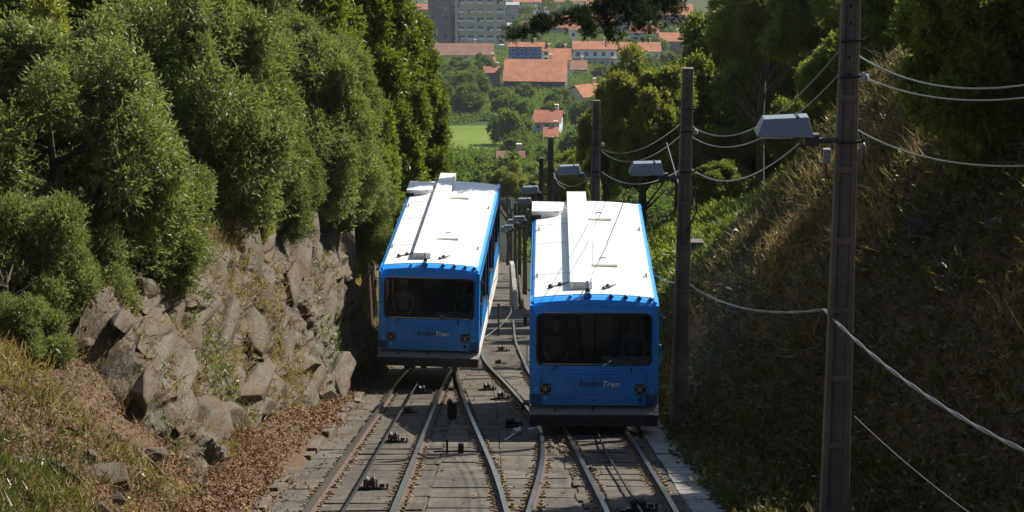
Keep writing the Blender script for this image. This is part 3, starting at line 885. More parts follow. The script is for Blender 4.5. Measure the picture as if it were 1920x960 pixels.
    rb.add([(x, y, crown(x) - .03) for y in yv for x in xs_], [f[::-1] for f in rfc])
    for y in (yv[0], yv[-1]):
        rb.add([(x, y, crown(x) + .012) for x in xs_] + [(x, y, crown(x) - .03) for x in xs_], [(k, k + 1, N1 + k + 1, N1 + k) for k in range(n)])
    roof = rb.build("roof", M_white, car)
    for sx in (-1, 1):
        MB().prism([(sx * 1.165, 2.625), (sx * 1.21, 2.60), (sx * 1.25, 2.555), (sx * 1.25, 2.50), (sx * 1.165, 2.52)][::sx], 'y', .16, LCAR - .16).build("cant_rail", M_blue, car)
    cz = lambda x: crown(x) + .012
    MB().box((-.47, .82, cz(.4) - .02), (-.03, LCAR + .05, cz(0) + .15)).build("roof_duct", M_white, roof, .008)
    MB().box((-.40, .812, cz(0) + .01), (-.1, .83, cz(0) + .12)).build("duct_front", simple("beige front edge shade", (.55, .52, .44), .6), roof)  # duct's front end, beige tone as on the shaded hatch edges
    # rounded fairing at the far left of the roof
    fair = [(-1.27, 7.45), (-.80, 7.45), (-.66, 7.52), (-.58, 7.66), (-.56, 7.85), (-.62, 8.45), (-1.27, 8.5)]
    MB().prism(fair, 'z', cz(1.0) - .03, cz(0.6) + .12).build("roof_fairing", M_white, roof, .012)
    MB().prism([(-.62, 8.2), (-.46, 8.05), (-.46, 8.6), (-.62, 8.55)], 'z', cz(.6) - .02, cz(.5) + .08).build("fairing_link", M_white, roof, .008)
    MB().box((-1.28, 7.40, 2.60), (-1.06, 7.46, 2.70)).build("fairing_gap", M_under, roof)  # dark block for the gap at the fairing's front corner
    for x0, x1, y0, y1 in ((-.02, .52, 2.70, 4.75), (.0, .50, 7.0, 8.35)):
        hb = MB().prism([(y0, .012), (y1, .012), (y1, .06), (y0 + .03, .06)], 'x', x0, x1, 0, Matrix.Translation((0, 0, cz(.3) - .02))).build("roof_hatch", M_white, roof, .008)
        MB().box((x0 - .01, y0 - .03, cz(.3) + .0), (x1 + .01, y0, cz(.3) + .035)).build("hatch_lip", simple("beige front edge shade", (.55, .52, .44)), hb, .006)  # beige puts the thin shadow on the hatch's front edge into colour
        MB().tube([((x0 + x1) / 2 - .1, y0 + .45, cz(.3) + .04), ((x0 + x1) / 2 - .06, y0 + .46, cz(.3) + .075), ((x0 + x1) / 2 + .05, y0 + .46, cz(.3) + .075)], .012, 5).build("hatch_handle", M_iron, hb)
    for x, y in ((-1.12, 2.1), (1.08, 2.1), (1.1, 6.3), (-1.1, 6.3)):
        MB().tube([(x, y - .12, cz(x)), (x, y - .08, cz(x) + .06), (x, y + .05, cz(x) + .06), (x, y + .08, cz(x))], .016, 6).build("lifting_eye", simple("rusted eye bolt", (.3, .26, .2), .7, .3), roof)
    for x, y, s_ in ((-.85, 1.05, .05), (-.66, 1.2, .045), (.28, .95, .05), (.2, .82, .04)):
        MB().lathe([(s_, 0), (s_ * 1.1, s_), (s_ * .4, s_ * 1.6)], (x, y, cz(x)), 'z', 10).tube([(x, y, cz(x) + .02), (x + .16, y + .14, cz(x) + .03)], .014, 5).build("aerial_stub", M_iron, roof)
    # marker lamps along the visor
    lamp = MB().lathe([(.02, -.09), (.07, -.085), (.078, -.04), (.06, .06), (.03, .14)], (0, 0, 0), 'y', 12).mesh("marker_lamp", M_blue, smooth=True)
    for x, s_ in ((-.13, 1.1), (.33, .66), (.61, .66), (.88, .64), (1.10, .6), (-.46, .4)):
        lo = link("marker_lamp", lamp, car, (x, .30, crown(x) + .02), (-.1, 0, 0), (s_, 1, s_ * .9))
        if s_ < 1.0: MB().lathe([(.03, -.012), (.055, 0)], (0, -.088, 0), 'y', 12).build("lamp_lens", M_rub, lo)
    MB().lathe([(.05, 0), (.045, .06), (.03, .09)], (-.13, .40, crown(0) + .05), 'z', 10).build("horn_base", M_iron, car)
    MB().lathe([(.028, 0), (.04, .04), (.034, .13), (.015, .16)], (-.13, .42, crown(0) + .13), 'z', 10).build("horn_cap", simple("white insulator", (.7, .7, .66), .4), car)
    # mirrors and grab handles at the front corners
    for sx in (-1, 1):
        mi_ = MB().tube([(sx * 1.24, .1, 2.36), (sx * 1.33, .04, 2.38), (sx * 1.34, .03, 2.30)], .014, 6).build("mirror_arm", M_rub, car)
        MB().box((sx * 1.34 - .035, .0, 2.15), (sx * 1.34 + .035, .04, 2.34)).build("mirror", M_rub, mi_, .012)
        MB().tube([(sx * 1.24, .2, 1.75), (sx * 1.31, .2, 1.74), (sx * 1.31, .2, 1.40), (sx * 1.24, .2, 1.38)], .013, 6).build("grab_handle", M_chrome, car)
    # side windows and doors
    for sx in (-1, 1):
        for i in range(1, 15, 2):
            z0 = .9 if (i, 1) in holes else 1.22
            f = MB()
            a, b = ys[i], ys[i + 1]
            X0, X1 = sorted((sx * (HW - .055), sx * (HW + .006)))
            for q in (((X0, a, z0), (X1, b, z0 + .05)), ((X0, a, 2.27), (X1, b, 2.32)), ((X0, a, z0 + .05), (X1, a + .05, 2.27)), ((X0, b - .05, z0 + .05), (X1, b, 2.27))): f.box(*q)
            fo = f.build("door" if z0 < 1 else "side_window", M_rub, car)
            MB().add([(sx * (HW - .03), a + .03, z0 + .03), (sx * (HW - .03), b - .03, z0 + .03), (sx * (HW - .03), b - .03, 2.29), (sx * (HW - .03), a + .03, 2.29)], [(0, 1, 2, 3)]).build("pane", M_glass, fo)
    MB().add([(-1.1, LCAR - .13, 1.3), (1.1, LCAR - .13, 1.3), (1.1, LCAR - .13, 2.3), (-1.1, LCAR - .13, 2.3)], [(0, 1, 2, 3)]).build("end_window", M_glass, car)
    # inside
    MB().box((-1.19, .06, .605), (1.19, LCAR - .17, .66)).build("floor", M_intd, car)
    MB().add([(x, y, crown(x) - .06) for y in (.4, LCAR - .4) for x in np.linspace(-1.16, 1.16, 9)], [(k, k + 1, 9 + k + 1, 9 + k) for k in range(8)]).build("ceiling", M_int, car)
    MB().box((.15, .12, 1.36), (1.12, .46, 1.44)).box((.15, .12, .9), (1.12, .16, 1.36)).build("console", M_dash, car, .01)
    MB().box((-1.1, .12, 1.34), (.1, .26, 1.41)).build("window_ledge", M_intd, car, .008)
    MB().tube([(.02, .25, 1.3), (.02, .3, 2.55)], .03, 8).lathe([(.09, 0), (.03, .05)], (.02, .25, 1.34), 'z', 10).build("hand_pole", M_intd, car)
    MB().box((.34, .35, .7), (.44, .45, 2.5)).build("cab_post", M_seat, car)
    MB().box((.40, .22, 2.18), (.98, .3, 2.31)).build("sign_box", M_int, car, .01)
    MB().prism([(-.20, .62), (-.12, .62), (-.3, 2.55), (-.42, 2.55)], 'y', 1.5, 1.56).build("partition_edge", M_intd, car)
    for yy, xx in ((1.0, -.72), (1.05, .80), (3.2, -.7), (3.2, .75), (4.6, -.7), (4.6, .75), (6.2, -.7), (6.2, .75)):
        s_ = MB().box((xx - .24, yy - .2, 1.02), (xx + .24, yy + .22, 1.10)).box((xx - .05, yy - .05, .66), (xx + .05, yy + .05, 1.02)).build("seat", M_seat, car, .02)
        MB().box((xx - .23, yy + .2, 1.08), (xx + .23, yy + .28, 1.62)).build("backrest", M_seat, s_, .03)
    return car

CAR_TILT = math.radians(2.4)
def place_car(car, fpx, fw, fpy, yaw):
    D = 2 * HW * FPX / fw
    c = P(fpx, fpy, D)                     # centre of the front roof edge
    car.location = (c.x, c.y, c.z - 2.57 * math.cos(CAR_TILT))
    car.rotation_euler = (-CAR_TILT, 0, -yaw)
right_car = build_car("nearer blue and white funicular car, lower right, beside the concrete lamp pole")
left_car = copy_tree(right_car)
left_car["label"] = "farther blue and white funicular car, left, under the tall trees by the rock face"
place_car(right_car, 1115, 243, 577, math.radians(.9))
place_car(left_car, 801.5, 190, 512, math.radians(2.9))
left_car.rotation_euler[0] = -math.radians(.4)
left_car.rotation_euler[1] = math.radians(.9)

# ------------------------------------------------------------------ people behind the windscreens
def skin(name):
    return simple(name, (.42, .26, .19), .55, var=.1)
M_skin = skin("tanned skin")
def person(label, shirt, hair, trousers):
    root = thing("person", label, "person", group="people riding behind the windscreens")
    J = {'hip': ((0, 0, .12), .145), 'waist': ((0, .0, .30), .13), 'chest': ((0, .0, .50), .155), 'neck0': ((0, .0, .66), .075), 'neck': ((0, -.01, .72), .055), 'head0': ((0, -.03, .80), .075), 'head1': ((0, -.025, .88), .092), 'head2': ((0, -.01, .95), .07)}
    E = [('hip', 'waist'), ('waist', 'chest'), ('chest', 'neck0'), ('neck0', 'neck'), ('neck', 'head0'), ('head0', 'head1'), ('head1', 'head2')]
    for s_, n in ((-1, 'l'), (1, 'r')):
        J['sh' + n] = ((s_ * .19, 0, .60), .07); J['el' + n] = ((s_ * .25, -.06, .34), .05); J['wr' + n] = ((s_ * .19, -.30, .24), .034); J['pa' + n] = ((s_ * .17, -.38, .23), .036)
        E += [('chest', 'sh' + n), ('sh' + n, 'el' + n), ('el' + n, 'wr' + n), ('wr' + n, 'pa' + n)]
        J['th' + n] = ((s_ * .10, -.02, .10), .095); J['kn' + n] = ((s_ * .12, -.42, .11), .065); J['an' + n] = ((s_ * .12, -.44, -.32), .045); J['to' + n] = ((s_ * .13, -.58, -.36), .04)
        E += [('hip', 'th' + n), ('th' + n, 'kn' + n), ('kn' + n, 'an' + n), ('an' + n, 'to' + n)]
        for k, (dx, L) in enumerate(((-.028, .065), (-.009, .075), (.010, .07), (.028, .055))):
            a = 'f%d%s' % (k, n); J[a] = ((s_ * .17 + dx, -.38 - L, .215), .009); J[a + 'e'] = ((s_ * .17 + dx, -.39 - L, .18), .008)
            E += [('pa' + n, a), (a, a + 'e')]
        J['tb' + n] = ((s_ * .17 - s_ * .05, -.39, .235), .01); E += [('pa' + n, 'tb' + n)]
    names = list(J); me = bpy.data.meshes.new("body")
    me.from_pydata([J[k][0] for k in names], [(names.index(a), names.index(b)) for a, b in E], [])
    o = bpy.data.objects.new("body", me); COL.objects.link(o)
    md = o.modifiers.new("skin", 'SKIN'); o.modifiers.new("sub", 'SUBSURF').levels = 2
    o.modifiers["sub"].render_levels = 2
    for i, k in enumerate(names):
        sv = me.skin_vertices[0].data[i]; sv.radius = (J[k][1], J[k][1] * (.8 if k in ('chest', 'waist', 'hip') else 1)); sv.use_root = (k == 'hip')
    dg = bpy.context.evaluated_depsgraph_get()
    m2 = bpy.data.meshes.new_from_object(o.evaluated_get(dg)); m2.name = "body"
    bpy.data.objects.remove(o)
    m2.materials.clear()
    for m in (M_skin, shirt, trousers): m2.materials.append(m)
    mi = []
    for p in m2.polygons:
        c = p.center
        k = 0
        if c.z < .68 and c.z > .2 and abs(c.x) < .28 and c.y > -.16: k = 1
        if c.z <= .21 and not (c.y < -.33 and c.z > .17): k = 2
        mi.append(k)
    m2.polygons.foreach_set("material_index", mi); m2.polygons.foreach_set("use_smooth", np.ones(len(m2.polygons), bool))
    link("body", m2, root)
    hb = MB(); ring = [(.02, .125), (.07, .11), (.098, .06), (.102, .0), (.085, -.05)]
    hb.lathe(ring, (0, .005, .90), 'z', 14)
    hb.v = [(x, y if y > -.07 else -.07 + (y + .07) * .4, z if y > -.05 else max(z, .925)) for x, y, z in hb.v]
    hb.build("hair", hair, root, smooth=True)
    for s_ in (-1, 1):
        MB().lathe([(.004, -.012), (.012, 0), (.004, .01)], (s_ * .034, -.113, .885), 'y', 8).build("eye", M_black, root)
        MB().lathe([(.01, -.01), (.024, 0), (.01, .012)], (s_ * .095, -.01, .875), 'x', 8).build("ear", M_skin, root, smooth=True)
    MB().prism([(-.016, .85), (.016, .85), (.007, .895), (-.007, .895)], 'y', -.14, -.09).build("nose", M_skin, root, .006)
    MB().box((-.026, -.118, .822), (.026, -.10, .829)).build("mouth", simple("lips", (.3, .12, .1), .5), root)
    return root
M_shirtw = simple("pale shirt cloth", (.40, .42, .45), .9, var=.08)
M_shirtb = simple("light blue shirt cloth", (.10, .22, .27), .9, var=.1)
M_shirtn = simple("navy shirt cloth", (.05, .07, .14), .9, var=.1)
M_trous = simple("dark trousers cloth", (.03, .03, .04), .9)
M_hair = simple("dark hair", (.025, .02, .016), .6)
M_hairg = simple("white hair", (.6, .58, .55), .7)
for car_, spec in ((left_car, (("person with white hair in a pale shirt, seated left in the farther car", M_shirtw, M_hairg, -.72, 1.0),
                               ("person in a light blue shirt, seated right in the farther car", M_shirtb, M_hair, .80, 1.05))),
                   (right_car, (("dark haired person in navy, seated left in the nearer car", M_shirtn, M_hair, -.72, 1.0),
                                ("person in a light blue shirt, seated right in the nearer car", M_shirtb, M_hair, .80, 1.05)))):
    Mc = car_.matrix_basis.copy()
    from mathutils import Euler
    Mc = Matrix.Translation(car_.location) @ Euler(car_.rotation_euler).to_matrix().to_4x4()
    for lab, sh, ha, x, y in spec:
        p = person(lab, sh, ha, M_trous)
        p.location = Mc @ Vector((x, y, 1.10)); p.rotation_euler = car_.rotation_euler

# ------------------------------------------------------------------ poles, lamps and wires
def pole_parts(root, H, w0, w1, dep=.17):
    """concrete pole with two flanges, a recessed web and rungs, tapering from w0 to w1"""
    wz = lambda z: w0 + (w1 - w0) * z / H
    m = MB(); fl = .27
    solid = H - 1.2
    for sx in (-1, 1):
        a0, a1, b0, b1 = sx * w0 / 2, sx * w0 / 2 * (1 - 2 * fl * .85), sx * w1 / 2, sx * w1 / 2 * (1 - 2 * fl * .85)
        m.add([(a0, -dep / 2, -.8), (a1, -dep / 2, -.8), (a1, dep / 2, -.8), (a0, dep / 2, -.8), (b0, -dep * .4, H), (b1, -dep * .4, H), (b1, dep * .4, H), (b0, dep * .4, H)],
              [(0, 3, 2, 1), (4, 5, 6, 7), (0, 1, 5, 4), (1, 2, 6, 5), (2, 3, 7, 6), (3, 0, 4, 7)])
    q0, q1 = w0 / 2 * (1 - 1.6 * fl) - .002, w1 / 2 * (1 - 1.6 * fl) - .002
    m.add([(-q0, -.03, -.8), (q0, -.03, -.8), (q0, .03, -.8), (-q0, .03, -.8), (-q1, -.03, H - .03), (q1, -.03, H - .03), (q1, .03, H - .03), (-q1, .03, H - .03)],
          [(0, 3, 2, 1), (4, 5, 6, 7), (0, 1, 5, 4), (1, 2, 6, 5), (2, 3, 7, 6), (3, 0, 4, 7)])
    m.build("shaft", M_pole, root, .012)
    z = .35
    while z < H - .9:
        w = wz(z) / 2 - .01
        MB().box((-w + .02, -dep / 2 + .012, z), (w - .02, -.02, z + .075)).build("rung", M_pole, root, .008)
        z += .86
    MB().box((-w1 / 2 - .004, -dep * .42, H - .16), (w1 / 2 + .004, dep * .42, H + .03)).build("pole_cap", M_pole, root, .02)
    w = w1 / 2
    for k in range(5): MB().lathe([(.012, -.012), (.02, 0)], (0, -.033, H - .35 - k * .2), 'y', 8).build("bolt_hole", M_rub, root)

M_lampg = simple("grey painted lamp hood", (.22, .24, .26), .35, .2, var=.12)
def lamp_parts(root, zl, wl, reach=.80):
    m = MB().tube([(-wl / 2, -.06, zl - .10), (-reach + .45, -.06, zl - .10)], .035, 8).box((-reach + .30, -.12, zl - .16), (-reach + .47, .0, zl - .02))
    m.build("lamp_arm", simple("dark lamp bracket", (.07, .07, .075), .5, .3), root)
    x0, x1 = -reach - .27, -reach + .40
    v = [(x0, -.20, zl - .02), (x1, -.20, zl - .04), (x1, .16, zl - .04), (x0, .16, zl - .02), (x0 + .09, -.12, zl + .17), (x1 - .06, -.12, zl + .19), (x1 - .06, .10, zl + .19), (x0 + .09, .10, zl + .17)]
    h = MB().add(v, [(0, 3, 2, 1), (4, 5, 6, 7), (0, 1, 5, 4), (1, 2, 6, 5), (2, 3, 7, 6), (3, 0, 4, 7)]).build("lamp_hood", M_lampg, root, .012)
    MB().box((x0 + .06, -.16, zl - .055), (x1 - .25, .12, zl - .025)).build("lens", simple("milky lamp lens", (.5, .5, .46), .3), h)
    MB().box((x1 - .2, -.125, zl + .16), (x1 - .17, .105, zl + .196)).build("hood_clasp", M_iron, h)

def pole(loc, H, label, lamp=True, w0=.36, w1=.20, lean=0., group="concrete lamp poles along the right side of the line", lampdz=0.):
    o = thing("lamp_pole", label, "lamp pole", loc, (0, lean, 0), group)
    pole_parts(o, H, w0, w1)
    if lamp: lamp_parts(o, H - 1.95 + lampdz, w1)
    zc = H - 1.95
    MB().lathe([(.03, 0), (.045, .03), (.045, .09), (.02, .12)], (w1 / 2 + .07, -.1, zc + .72), 'z', 10).build("insulator", simple("greyed insulator", (.33, .33, .32)), o, smooth=True)
    for dz in (1.2, .78, .0): MB().tube([(-w1 / 2 - .015, -.1, zc + dz), (w1 / 2 + .06, -.1, zc + dz + .02), (w1 / 2 + .1, -.1, zc + dz + .06)], .016, 6).build("wire_hook", M_iron, o)
    return o
M_polewire = M_cablegrey
# base points: pole, centre pixel column at the base, depth, top pixel row
def pole_at(px, D, toppy, label, **k):
    b = ground_px(px, D)
    Ht = (P(px, toppy, D).z - b.z) * 1.0
    # straight up from the base the depth changes a little: solve for the height whose top shows at the row
    H = 6.0
    for _ in range(20):
        y = pix((b.x, b.y, b.z + H))[1]; H += (y - toppy) * D / FPX
    return pole(b, H, label, **k), b, H
p1, b1, H1 = pole_at(1562, 28.2, -46, "thick concrete lamp pole nearest the camera, before the shaded right bank", w0=.37, w1=.205, lean=-.008, lampdz=.13)
p2, b2, H2 = pole_at(1272, 44.6, 130, "concrete lamp pole standing right beside the nearer blue car", lean=.004)
p3, b3, H3 = pole_at(1113, 64, 190, "concrete lamp pole rising behind the nearer blue car's roof", lean=.0)
rest = []
for px, D, ty, lab in ((1031, 83, 258, "thin concrete lamp pole in front of the small orange roof"), (1014, 101, 297, "concrete lamp pole just left of the one before the orange roof"),
                       (1000, 118, 342, "far lamp pole between the cars, with the highest of the small lamps there"), (984, 135, 356, "far lamp pole between the cars, second in the row going down"),
                       (974, 152, 373, "far lamp pole between the cars, third in the row going down"), (966, 170, 381, "far lamp pole between the cars, fourth in the row going down"),
                       (958, 190, 391, "farthest lamp pole in the row between the two cars")):
    rest.append(pole_at(px, D, ty, lab, w0=.30, w1=.2))
# a second, lamp-less post right of the far row
pole_at(1040, 96, 330, "bare concrete post behind the thin pole with the orange roof", lamp=False)
e0 = P(2068, 160, 17.05)
g0 = float(gz(e0.x, e0.y))
p0 = pole(Vector((e0.x, e0.y + .1, g0 - .2)), P(2068, -150, 17).z - g0, "concrete pole out of the picture on the right, nearest the camera", lamp=False)

def up(o, b, H, below, dx=.12):
    lean = o.rotation_euler[1]
    return Vector((b.x + (H - below) * math.sin(lean) + dx, b.y - .12, b.z + (H - below) * math.cos(lean)))
def wire(a, b, sag, r, mat, label, n=24, twist=None, category="cable"):
    a, b = Vector(a), Vector(b); pts = []
    for i in range(n + 1):
        u = i / n; p = a.lerp(b, u); p.z -= sag * 4 * u * (1 - u); pts.append(p)
    m = MB()
    if twist:
        for ph in (0, math.pi):
            q = []
            for i in range(n * 4 + 1):
                u = i / (n * 4); p = a.lerp(b, u); p.z -= sag * 4 * u * (1 - u)
                an = u * twist * 6.283 + ph
                q.append(p + Vector((math.cos(an) * r * .8, 0, math.sin(an) * r * .8)))
            m.tube(q, r, 5)
    else: m.tube(pts, r, 6)
    return m.build("overhead_cable", mat, label=label, category=category)
# towards the camera side, leaving the picture on the right
wire(P(1592, 92, 28.1), P(2060, 128, 17), .30, .010, M_cablegrey, "upper of the two thin wires from the nearest pole's top to the right edge")
wire(P(1600, 134, 28.1), P(2060, 160, 17), .22, .009, M_cablegrey, "lower of the two thin wires from the nearest pole to the right edge")
wire(P(1602, 240, 28.1), P(2060, 297, 17), .22, .009, M_cablegrey, "thick grey cable from the nearest pole's lamp height to the right edge")
wire(P(1545, 580, 27.9), P(2062, 905, 17), .22, .012, M_cablegrey, "twisted pale cable dropping from the nearest pole to the lower right corner", twist=6)
wire(P(1290, 532, 44.2), P(1548, 580, 27.95), .23, .012, M_cablegrey, "twisted pale cable slung low between the two nearest poles", twist=5)
wire(P(1228, 516, 47), P(1290, 532, 44.2), .06, .012, M_cablegrey, "short pale cable reaching from behind the car to the second pole")
wire(P(1602, 780, 28), P(1850, 985, 22), .05, .006, M_cablegrey, "thin stay wire running down to the lower right from the nearest pole")
# between the first two poles
wire(P(1297, 236, 44.4), P(1573, 96, 28.2), .55, .009, M_cablegrey, "upper wire between the two nearest poles")
wire(P(1297, 256, 44.4), P(1573, 140, 28.2), .50, .009, M_cablegrey, "middle wire between the two nearest poles")
wire(P(1296, 316, 44.4), P(1500, 268, 29.5), .36, .012, M_cablegrey, "thick cable from the second pole up to the nearest lamp's bracket")
# second to third, third to fourth
wire(P(1128, 280, 63.8), P(1276, 232, 44.4), .30, .009, M_cablegrey, "upper wire between the second and third lamp poles")
wire(P(1128, 284, 63.8), P(1276, 254, 44.4), .40, .009, M_cablegrey, "lower wire between the second and third lamp poles")
wire(P(1128, 322, 63.8), P(1276, 318, 44.4), .32, .012, M_cablegrey, "thick cable between the second and third lamp poles")
wire(P(1036, 300, 83), P(1118, 282, 63.8), .45, .009, M_cablegrey, "wire between the third lamp pole and the thin fourth one")
wire(P(1036, 330, 83), P(1118, 322, 63.8), .40, .02, M_cablegrey, "thick cable from the third lamp pole down to the fourth one")
MB().tube([P(1250, 268, 50), P(1268, 330, 46), P(1272, 345, 44.3)], .012, 5).build("stay_wire", M_cablegrey, label="thin stay wire left of the second pole's lamp", category="cable")
MB().tube([P(1034, 315, 82.5), P(1046, 345, 80), P(1060, 355, 78)], .02, 5).build("stay_wire", M_cablegrey, label="thin stay slanting off the fourth pole", category="cable")
# cable running down the second pole and a small box on the nearest pole
MB().tube([up(p2, b2, H2, 2.0), up(p2, b2, H2, 2.3, .2), up(p2, b2, H2, 2.7, .22), up(p2, b2, H2, 3.1, .05)], .018, 6).build("drop_cable", M_blackcable, label="black cable loop hanging on the second lamp pole", category="cable")
bx = P(1549, 292, 28.1)
o = thing("junction_box", "small grey junction box hung on the nearest pole under its lamp arm", "junction box", bx)
MB().box((-.04, -.05, -.09), (.05, .05, .09)).build("casing", M_lampg, o, .01)
MB().tube([(0, 0, -.09), (0, 0, -.2), (.04, 0, -.3)], .012, 6).build("lead", M_blackcable, o)
bx = P(1618, 285, 28.2)
o = thing("cable_joint", "white bulb shaped cable joint hanging right of the nearest pole", "cable joint", bx)
MB().lathe([(.01, .12), (.035, .08), (.04, 0), (.03, -.06), (.005, -.12)], (0, 0, 0), 'z', 10).build("joint_sleeve", M_cablegrey, o, smooth=True)
MB().tube([(0, 0, .1), (-.05, 0, .25), (-.12, 0, .3)], .012, 6).tube([(0, 0, -.1), (.03, 0, -.2), (-.02, 0, -.34)], .012, 6).build("lead", M_blackcable, o)
# pale stones / slab wall between the cars and the stair path
q = ground_px(964, 112)
o = thing("parapet", "pale slanting concrete parapet on the path between the cars", "low wall", (q.x, q.y, q.z - .2), (0, 0, .05))
MB().prism([(-2.4, 0), (2.6, 0), (2.6, 1.9), (1.6, 2.0), (-2.4, .7)], 'x', -.1, .1).build("wall_slab", mat_concrete("pale parapet", (.5, .49, .46), .15), o, .02)
MB().prism([(-2.2, 0), (2.2, 0), (2.2, 1.3), (-2.2, .5)], 'x', .3, .42).build("inner_slab", M_conc, o, .02)
q = ground_px(935, 84)
o = thing("handrail_post", "thin dark iron post on the slabs beside the farther car", "post", (q.x, q.y, q.z - .1))
MB().tube([(0, 0, 0), (0, 0, 1.35)], .035, 8).lathe([(.05, 1.35), (.05, 1.4)], (0, 0, 0), 'z', 8).build("tube", M_rust, o)
q = ground_px(1298, 66)
o = thing("electric_cabinet", "grey box on the grass just right of the second pole", "cabinet", (q.x, q.y, q.z - .2))
MB().box((-.3, -.2, 0), (.3, .2, .9)).build("casing", M_pole, o, .015)
MB().box((-.31, -.21, .9), (.31, .21, .93)).build("lid", M_pole, o, .01)
# dark iron drain cover leaning in the right bank

# ------------------------------------------------------------------ foliage
def hit(px, py, d0=12.0, d1=1500):
    d = d0
    while d < d1:
        v = P(px, py, d)
        if v.z < gz(v.x, v.y): return v, d
        d *= 1.006
    return P(px, py, d1), d1

def unit(a): return a / np.maximum(np.linalg.norm(a, axis=-1, keepdims=True), 1e-9)

def leaf_quads(base, axis, side, L, Wd, bend=.12):
    nrm = unit(np.cross(axis, side))
    mid = base + axis * (L * .45)[:, None] + nrm * (L * bend)[:, None]
    a = mid + side * (Wd * .5)[:, None]; c = mid - side * (Wd * .5)[:, None]
    tip = base + axis * L[:, None]
    v = np.stack([base, a, tip, c], 1).reshape(-1, 3)
    f = np.arange(len(v)).reshape(-1, 4)
    return v, f

def sprays(rng, pos, out, n_leaf, L, Wd, spread, twig, droop=0.0):
    """small twigs at pos pointing along out, each carrying n_leaf leaves"""
    n = len(pos)
    d = unit(out + rng.normal(0, spread, (n, 3)) + np.array([0, 0, .25 - droop]))
    u = np.linspace(0, 1, n_leaf)[None, :, None]
    base = pos[:, None, :] + d[:, None, :] * u * twig
    ax = unit(d[:, None, :] * .75 + rng.normal(0, .55, (n, n_leaf, 3)))
    base = base.reshape(-1, 3); ax = ax.reshape(-1, 3)
    sd = unit(np.cross(ax, rng.normal(0, 1, ax.shape)))
    Ls = L * rng.uniform(.65, 1.25, len(ax)); Ws = Wd * rng.uniform(.7, 1.2, len(ax))
    return leaf_quads(base, ax, sd, Ls, Ws)

def crown(name, seed, radii, n_clump, n_twig, n_leaf, L, Wd, twig, mat, clump=(.22, .42), spread=.55, shape='round', core=5000, droop=0.0, core_s=.17, wob=0.):
    rng = np.random.default_rng(seed)
    R = np.array(radii, float)
    d = unit(rng.normal(0, 1, (n_clump, 3)))
    if shape == 'cone':
        zz = rng.uniform(-1, 1, n_clump) ; rad = np.sqrt(np.clip(1 - ((zz + 1) / 2) ** 1.7, 0.02, 1)) * .98
        an = rng.uniform(0, 6.283, n_clump)
        cc = np.stack([np.cos(an) * rad, np.sin(an) * rad, zz], -1) * rng.uniform(.62, .95, (n_clump, 1)) ** np.array([1, 1, 0])
    else:
        cc = d * (rng.uniform(.30, .85, (n_clump, 1)) ** .5) * (.9 if clump[1] > .38 else 1)
        cc[:, 2] = np.where(cc[:, 2] < -.55, cc[:, 2] * .6, cc[:, 2])
    cr = rng.uniform(*clump, n_clump)
    w = cr ** 2 / (cr ** 2).sum()
    ci = rng.choice(n_clump, n_twig, p=w)
    dv = unit(rng.normal(0, 1, (n_twig, 3)) + cc[ci] * .9)
    rr_ = 1 - np.abs(rng.normal(0, .22, n_twig)).clip(0, .8)
    pn = cc[ci] + dv * (cr[ci] * rr_)[:, None]
    # the crown's outline swells and sinks; some shoots stand out of it
    if wob:
        fr_ = rng.normal(0, 1, (5, 3)) * 2.6; ph_ = rng.uniform(0, 6.28, 5)
        lob = np.sin(unit(pn) @ fr_.T + ph_).mean(1)
        pn = pn * (1 + wob * lob)[:, None]
        sh_ = rng.uniform(0, 1, len(pn)) < .05
        pn = np.where(sh_[:, None], pn * rng.uniform(1.0, 1.14, len(pn))[:, None], pn)
    # leave out twigs deep in the crown
    depth = np.linalg.norm(pn, axis=1)
    keep = depth > rng.uniform(.35, .75, n_twig)
    pn, dv = pn[keep], dv[keep]
    v, f = sprays(rng, pn * R - dv * twig * .5, dv, n_leaf, L, Wd, spread, twig, droop)
    # big inner leaves close the view through the crown
    k = core
    cci = rng.choice(n_clump, k, p=w)
    pc = (cc[cci] + unit(rng.normal(0, 1, (k, 3))) * (cr[cci] * rng.uniform(.1, .62, k))[:, None]) * R
    ax = unit(rng.normal(0, 1, (k, 3))); sd = unit(np.cross(ax, rng.normal(0, 1, (k, 3))))
    s_ = core_s
    v2, f2 = leaf_quads(pc, ax, sd, rng.uniform(.7, 1.3, k) * s_ * 1.5, rng.uniform(.7, 1.2, k) * s_)
    me = mesh_np(name, np.concatenate([v, v2]), np.concatenate([f, f2 + len(v)]), mat)
    return me

def trunk_mesh(seed, h, r, crown_r, n_limb=7, mat=None):
    rg = random.Random(seed); m = MB()
    m.tube([(0, 0, -1.2), (rg.uniform(-.05, .05) * h, rg.uniform(-.05, .05) * h, h * .4), (0, 0, h * .95)], [r * 1.25, r, r * .35], 8)
    for k in range(n_limb):
        a = rg.uniform(0, 6.28); z = h * rg.uniform(.3, .8)
        e = Vector((math.cos(a) * crown_r * .75, math.sin(a) * crown_r * .75, z + crown_r * rg.uniform(.25, .6)))
        m.tube([(0, 0, z), e * .5 + Vector((0, 0, z * .5)), e], [r * .5, r * .3, r * .08], 6)
    return m.mesh("trunk", mat or M_bark)

